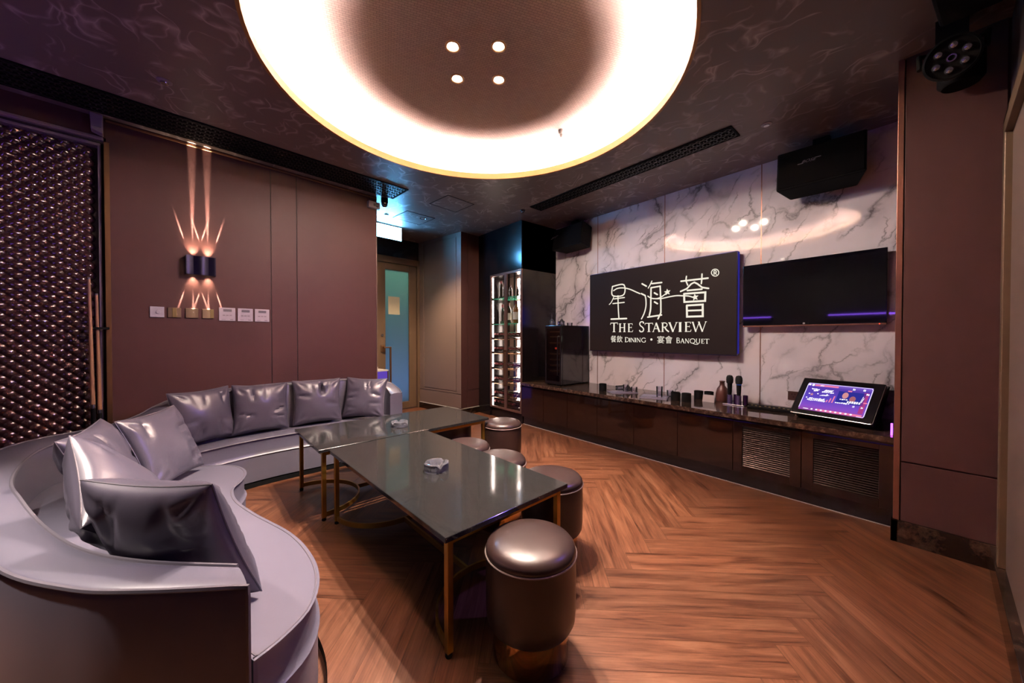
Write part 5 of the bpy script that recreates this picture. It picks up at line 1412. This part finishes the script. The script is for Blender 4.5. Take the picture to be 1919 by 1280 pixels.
for s0, s1, lb in ((-0.380, -0.274, 'white thermostat nearest the brass switches'), (-0.259, -0.154, 'white thermostat in the middle of the three'), (-0.142, -0.036, 'white thermostat at the right end of the switch row')):
    t, p_, hw, hh = plate('thermostat', lb, 'thermostat', s0, s1, 1.253, 1.361, M['white_plastic'], 'white thermostats')
    mb = MB(); mb.box((-0.026, -0.0105, 0.022), (0.029, -0.0085, 0.042)); mb.build('display', M['lcd'], t)
    mb = MB(); mb.box((0.018, -0.0102, -0.045), (0.038, -0.0088, -0.040)); mb.box((-0.038, -0.0098, -0.044), (-0.012, -0.0088, -0.0415)); mb.build('mark', M['lcd'], t)
    mb = MB()
    for k in range(3): mb.box((-0.030 + 0.022 * k, -0.0108, -0.012), (-0.014 + 0.022 * k, -0.009, -0.004))
    mb.build('button', M['grey_plastic'], t)
t = wthing('alarm_box', 'white alarm box under the ceiling at the end of the sconce wall', 'alarm box', 0.902, 2.519)
mb = MB(); mb.box((-0.062, -0.045, -0.032), (0.062, 0, 0.032)); mb.build('case', M['white_plastic'], t, bevel=0.004)
mb = MB(); mb.box((-0.01, -0.048, -0.014), (0.05, -0.044, 0.012)); mb.build('sensor_window', M['lcd'], t)
mb = MB(); mb.lathe([(0, -0.006), (0.018, -0.004), (0.022, 0.0), (0, 0.0)], 16, Matrix.Translation((0.03, -0.047, 0)) @ Matrix.Rotation(PI / 2, 4, 'X')); mb.build('lens', M['violet_lit'], t, smooth=True)
cm = thing('security_camera', 'small black dome camera on the ceiling beside the white alarm box', 'camera', onw(1.02, CE, 0.03))
MB().lathe([(0.0, 0.0), (0.036, 0.0), (0.036, -0.045), (0.034, -0.05), (0.0, -0.05)], 28).build('mount', M['black'], cm, smooth=True)
MB().lathe([(0.034, -0.05), (0.033, -0.068), (0.024, -0.086), (0.010, -0.094), (0.0, -0.095)], 28).build('dome', M['black_gloss'], cm, smooth=True)
t = wthing('emergency_light', 'pale boxy emergency light on the header above the beaded panel', 'emergency light', -1.013, 2.553)
mb = MB(); mb.add([(-0.030, -0.004, 0.066), (0.028, -0.004, 0.066), (0.028, -0.004, -0.068), (-0.026, -0.004, -0.05), (-0.030, -0.055, 0.066), (0.028, -0.055, 0.066), (0.028, -0.055, -0.062), (-0.026, -0.055, -0.04)], [(0, 1, 2, 3), (4, 7, 6, 5), (0, 4, 5, 1), (1, 5, 6, 2), (2, 6, 7, 3), (3, 7, 4, 0)]); mb.build('case', M['grey_plastic'], t, bevel=0.004)
mb = MB(); mb.box((-0.02, -0.057, -0.025), (0.02, -0.054, -0.022)); mb.build('case_seam', M['lcd'], t)

# beaded panel: hundreds of faceted glass studs in one framed field
bp_ = wthing('beaded_panel', 'tall framed panel of dark faceted glass studs glinting purple at the left edge', 'wall panel', -1.45, 0.0)
mb = MB(); mb.box((-0.75, 0.09, 0.0), (0.447, 0.1, 2.44)); mb.build('backing', P('dark_backing', (0.02, 0.008, 0.008), 0.5), bp_)
mb = MB(); mb.box((0.435, 0.03, 0.0), (0.449, 0.1, 2.452)); mb.box((-0.75, 0.03, 2.434), (0.449, 0.1, 2.452)); mb.build('frame', M['pale_frame'], bp_, bevel=0.002)
mb = MB(); px, pz = 0.0655, 0.065; rx, rz_ = 0.036, 0.036
row = 0; z = 0.44
while z < 2.43:
    x = -0.73 + (px / 2 if row % 2 else 0)
    while x < 0.435:
        # low dome with a raised lower lip, eight sides
        prof = [(1.0, 0.0), (0.86, 0.011), (0.55, 0.021), (0.20, 0.026)]
        vs = []; fs = []; m8 = 10
        for r_, d_ in prof:
            for k in range(m8):
                a = 2 * PI * k / m8
                vs.append((x + r_ * rx * math.cos(a), 0.09 - d_, z + r_ * rz_ * math.sin(a)))
        vs.append((x, 0.09 - 0.027, z))
        for i in range(len(prof) - 1):
            for k in range(m8): fs.append((i * m8 + k, i * m8 + (k + 1) % m8, (i + 1) * m8 + (k + 1) % m8, (i + 1) * m8 + k))
        for k in range(m8): fs.append(((len(prof) - 1) * m8 + k, (len(prof) - 1) * m8 + (k + 1) % m8, len(vs) - 1))
        vs2 = [v for v in vs if v[0] < 0.436]
        if len(vs2) == len(vs): mb.add(vs, fs)
        x += px
    z += pz / 2; row += 1
st_ = mb.build('glass_studs', M['bead'], bp_, smooth=False, fix=False)
for p in st_.data.polygons: p.use_smooth = True
st_['kind'] = 'stuff'
# cues
for (s0, z0, s1, z1, off, lb) in ((-1.036, 0.02, -1.056, 1.505, 0.045, 'taller pool cue leaning in the clip at the beaded panel edge'), (-1.012, 0.02, -1.026, 1.405, 0.010, 'shorter pool cue right beside the taller one')):
    t = thing('pool_cue', lb, 'cue', onw(s0, z0, off), 0, 'pool cues at the beaded panel')
    a = onw(s0, z0, off + 0.03) - onw(s0, z0, off); b_ = onw(s1, z1, off) - onw(s0, z0, off)
    L_ = (b_ - a)
    mid = a + L_ * 0.42
    MB().tube([a, mid], [0.0145, 0.0115], 14).build('butt', M['black'], t, smooth=True)
    MB().tube([mid + L_ * 0.001, mid + L_ * 0.018], 0.0118, 14).build('joint_ring', M['steel'], t, smooth=True)
    MB().tube([mid + L_ * 0.018, b_], [0.0114, 0.0072], 14).build('shaft', M['wood_cue'], t, smooth=True)
    MB().tube([b_, b_ + L_ * 0.008], 0.0070, 12).build('tip', M['lcd'], t, smooth=True)
t = wthing('cue_clip', 'small dark clip holding the cues at the edge of the beaded panel', 'clip', -1.0, 1.18)
mb = MB(); mb.box((-0.055, -0.035, -0.008), (0.03, -0.0, 0.008)); mb.build('arm', M['black'], t, bevel=0.002)
mb = MB(); mb.tube([(-0.055 + 0.014 * math.cos(a), -0.03 + 0.014 * math.sin(a), 0) for a in [PI * k / 8 for k in range(-2, 11)]], 0.003, 6); mb.build('hook', M['bronze'], t, smooth=True)

# ------------------------------------------------------------------ alcove things
ES = thing('exit_sign', 'bright cyan white exit light box hanging under the ceiling before the alcove door', 'exit sign', (1.80, 4.70, 2.51), math.atan2(WD.y, WD.x))
mb = MB(); mb.box((-0.20, 0.0, -0.085), (0.165, 0.03, 0.095)); mb.build('case', M['black'], ES, bevel=0.003)
mb = MB(); mb.box((-0.195, -0.004, -0.080), (0.160, 0.0, 0.090)); mb.build('light_panel', E('cyan_white_light', (0.13, 0.50, 1.0), EXITB), ES)
mb = MB(); mb.tube([(-0.02, 0.015, 0.095), (-0.02, 0.015, CE - 2.51)], 0.006, 8); mb.build('rod', M['steel'], ES)
pe = thing('lit_side_table', 'small violet lit stand with bright top half hidden beside the alcove door', 'stand', DMX @ Vector((-0.86, 0.30, 0.0)), math.atan2(WD.y, WD.x))
mb = MB(); mb.box((-0.12, -0.13, 0.0), (0.12, 0.13, 0.655)); mb.build('body', E('violet_panel', (0.20, 0.10, 0.75), 0.55), pe)
mb = MB()
for sx in (-1, 1):
    for sy in (-1, 1): mb.cbox((sx * 0.122, sy * 0.132, 0.33), (0.016, 0.016, 0.66))
mb.build('corner_post', M['bronze'], pe)
mb = MB(); mb.box((-0.13, -0.14, 0.656), (0.13, 0.14, 0.672)); mb.build('top', M['bright_edge'], pe)
for k, (a, b_, h_) in enumerate(((0.05, -0.05, 0.05), (0.0, 0.02, 0.035), (-0.06, -0.03, 0.045))):
    q = DMX @ Vector((-0.86 + a, 0.30 + b_, 0.673))
    tag(MB().lathe([(0, 0), (0.014, 0), (0.014, h_ * 0.6), (0.006, h_ * 0.75), (0.006, h_), (0, h_)], 14, Matrix.Translation(q)).build('small_bottle', M['label_white'], smooth=True), 'tiny white bottle, %s on the violet stand by the door' % ('nearest', 'middle one', 'leftmost')[k], 'bottle', 'tiny bottles on the violet stand')

# ------------------------------------------------------------------ ceiling things
def dir2(a): return Vector((math.cos(a), math.sin(a), 0))
def grille(label, corner, length, width, ang, kind):
    """long black grille set in the ceiling: corner = end point, ang = direction of its long side, width to its left"""
    t = thing('air_grille', label, 'air grille', (corner[0], corner[1], CE), ang, 'long black air grilles in the ceiling')
    mb = MB(); mb.box((0, 0, -0.004), (length, width, 0.0)); mb.build('backing', M['black_void'], t)
    mb = MB(); f = 0.012
    mb.box((0, 0, -0.008), (length, f, -0.004)); mb.box((0, width - f, -0.008), (length, width, -0.004)); mb.box((0, f, -0.008), (f, width - f, -0.004)); mb.box((length - f, f, -0.008), (length, width - f, -0.004)); mb.build('frame', M['black'], t)
    mb = MB(); r_ = 0.029
    hx, hy = r_ * math.sqrt(3), r_ * 1.5
    j = 0; y = f + r_ * 0.6
    while y < width - f:
        x = f + (hx / 2 if j % 2 else 0)
        while x < length - f - 0.01:
            for a in (PI / 2, PI / 2 + 2 * PI / 3, PI / 2 + 4 * PI / 3):
                p = Vector((x, y, 0)); q = p + Vector((math.cos(a), math.sin(a), 0)) * r_
                if f < q.x < length - f and f < q.y < width - f:
                    d = (q - p).normalized(); s_ = Vector((-d.y, d.x, 0)) * 0.0035
                    mb.add([(v.x, v.y, zz) for zz in (-0.0075, -0.004) for v in (p - s_, q - s_, q + s_, p + s_)], [(0, 3, 2, 1), (4, 5, 6, 7), (0, 1, 5, 4), (1, 2, 6, 5), (2, 3, 7, 6), (3, 0, 4, 7)])
            x += hx
        y += hy if j % 2 else r_ * 0.5 + 0.0
        j += 1
    mb.build('lattice', M['lattice'], t, fix=False)
ga = math.atan2(0.233, 2.396)
grille('long black lattice air grille running along the sconce wall', (-1.72, 3.155), 3.255, 0.333, ga, 0)
grille('black air grille on the ceiling parallel to the media wall', (3.005, 0.966), 2.07, 0.185, PI / 2 - 0.014 + 0.03, 1)
def access(label, pts):
    c = sum((Vector(p) for p in pts), Vector((0, 0))) / 4
    t = thing('access_panel', label, 'access panel', (c.x, c.y, CE), 0, 'ceiling access panels')
    q = [Vector(p) - c for p in pts]
    mb = MB(); mb.sweep([(p.x, p.y, -0.003) for p in q], 0.010, 0.003, closed=True); mb.build('shadow_gap', M['groove'], t)
    mb = MB(); mb.add([(p.x * 0.96, p.y * 0.96, -0.0025) for p in q], [(0, 1, 2, 3)]); mb.build('panel', M['ceiling'], t)
access('square ceiling access panel between the two air grilles', [(1.86, 3.68), (1.90, 3.34), (2.255, 3.385), (2.22, 3.73)])
access('square ceiling access panel in front of the alcove, beside the downlight', [(1.72, 4.40), (1.76, 4.06), (2.14, 4.10), (2.10, 4.46)])
def detector(name, label, cat, x, y, z, r, h, m):
    t = thing(name, label, cat, (x, y, z))
    MB().lathe([(0, 0), (r, 0), (r, -h * 0.3), (r * 0.8, -h * 0.6), (0, -h * 0.6)], 24).build('base', m, t, smooth=True)
    MB().lathe([(r * 0.55, -h * 0.6), (r * 0.5, -h), (0, -h)], 20).build('sensor', M['steel'], t, smooth=True)
detector('sprinkler', 'small pale sprinkler cap on the ceiling above the sconce wall', 'sprinkler', -0.219, 2.922, CE, 0.035, 0.016, M['grey_plastic'])
detector('sprinkler', 'round pale sprinkler cap on the ceiling near the right loudspeaker', 'sprinkler', 3.0, 0.80, CE, 0.033, 0.010, M['white_plastic'])
detector('smoke_detector', 'small ceiling sensor at the far end of the media wall grille', 'sensor', 2.80, 3.17, CE, 0.03, 0.03, M['black_gloss'])
detector('smoke_detector', 'small round sensor inside the glowing ceiling cove', 'sensor', 2.16, 1.975, UZ, 0.026, 0.055, M['grey_plastic'])
detector('sprinkler', 'small sprinkler cap near the exit light', 'sprinkler', 1.62, 4.35, CE, 0.03, 0.012, M['grey_plastic'])

warm = (1.0, 0.82, 0.68)
bulb = E('downlight_bulb', (1.0, 0.86, 0.70), 60.0)
for (x, y, lb) in ((1.060, 1.808, 'recessed downlight in the round cove, left rear of the four'), (1.262, 1.638, 'recessed downlight in the round cove, right rear of the four'), (1.213, 2.012, 'recessed downlight in the round cove, left front of the four'), (1.425, 1.848, 'recessed downlight in the round cove, right front of the four')):
    t = thing('downlight', lb, 'downlight', (x, y, UZ), 0, 'four downlights in the round cove')
    MB().lathe([(0.045, 0.0), (0.045, -0.004), (0.034, -0.005), (0.032, -0.001)], 28, cap=False).build('trim_ring', M['bronze'], t, smooth=True)
    MB().lathe([(0.0, -0.002), (0.030, -0.002), (0.030, -0.001)], 24).build('bulb', bulb, t)
    spot('downlight_beam', (x, y, UZ - 0.012), (x - 0.22, y + 0.03, 0), DOWN, warm, 78, 0.5, 0.022, t)
    spot('downlight_spill', (x, y, UZ - 0.012), (x, y, 0), SPILL, warm, 172, 0.25, 0.022, t)
t = thing('downlight', 'single recessed downlight on the ceiling in front of the alcove', 'downlight', (2.025, 4.19, CE))
MB().lathe([(0.042, 0.0), (0.042, -0.004), (0.032, -0.005), (0.030, -0.001)], 28, cap=False).build('trim_ring', M['steel'], t, smooth=True)
MB().lathe([(0.0, -0.002), (0.028, -0.002), (0.028, -0.001)], 24).build('bulb', E('alcove_bulb', (1.0, 0.82, 0.6), 25.0), t)
spot('downlight_beam', (2.025, 4.19, CE - 0.012), (2.10, 4.35, 0), 330, (1.0, 0.74, 0.52), 96, 0.8, 0.02, t)

t = thing('downlight', 'recessed downlight on the ceiling above the near sofa end', 'downlight', (-1.02, 1.95, CE))
MB().lathe([(0.042, 0.0), (0.042, -0.004), (0.032, -0.005), (0.030, -0.001)], 28, cap=False).build('trim_ring', M['steel'], t, smooth=True)
MB().lathe([(0.0, -0.002), (0.028, -0.002), (0.028, -0.001)], 24).build('bulb', bulb, t)
spot('downlight_beam', (-1.02, 1.95, CE - 0.012), (-0.72, 1.62, 0), 700, (1.0, 0.84, 0.74), 56, 1.0, 0.025, t)

# purple light ledges on the left wall (seen only in reflections) and the strip behind the pillar
def strip(label, lo, hi, m):
    o = MB().box(lo, hi).build('light_strip', m); tag(o, label, 'light strip'); return o
pur = E('purple_strip', (0.28, 0.10, 1.0), PURPLE)
for y0, y1, lb in ((2.25, 3.3, 'purple strip light on the left wall ledge, far half'), (0.25, 1.35, 'purple strip light on the left wall ledge, near half')):
    strip(lb, (XL + 0.07, y0, 1.525), (XL + 0.10, y1, 1.54), pur)
    structure(MB().box((XL, y0 - 0.02, 1.46), (XL + 0.12, y1 + 0.02, 1.52)).build('trim_ledge', M['panel']))
strip('small magenta light standing on the worktop end against the pillar edge', (3.06, 0.176, WZ + 0.001), (3.075, 0.184, WZ + 0.07), E('magenta_strip', (0.55, 0.08, 1.0), 5.0))
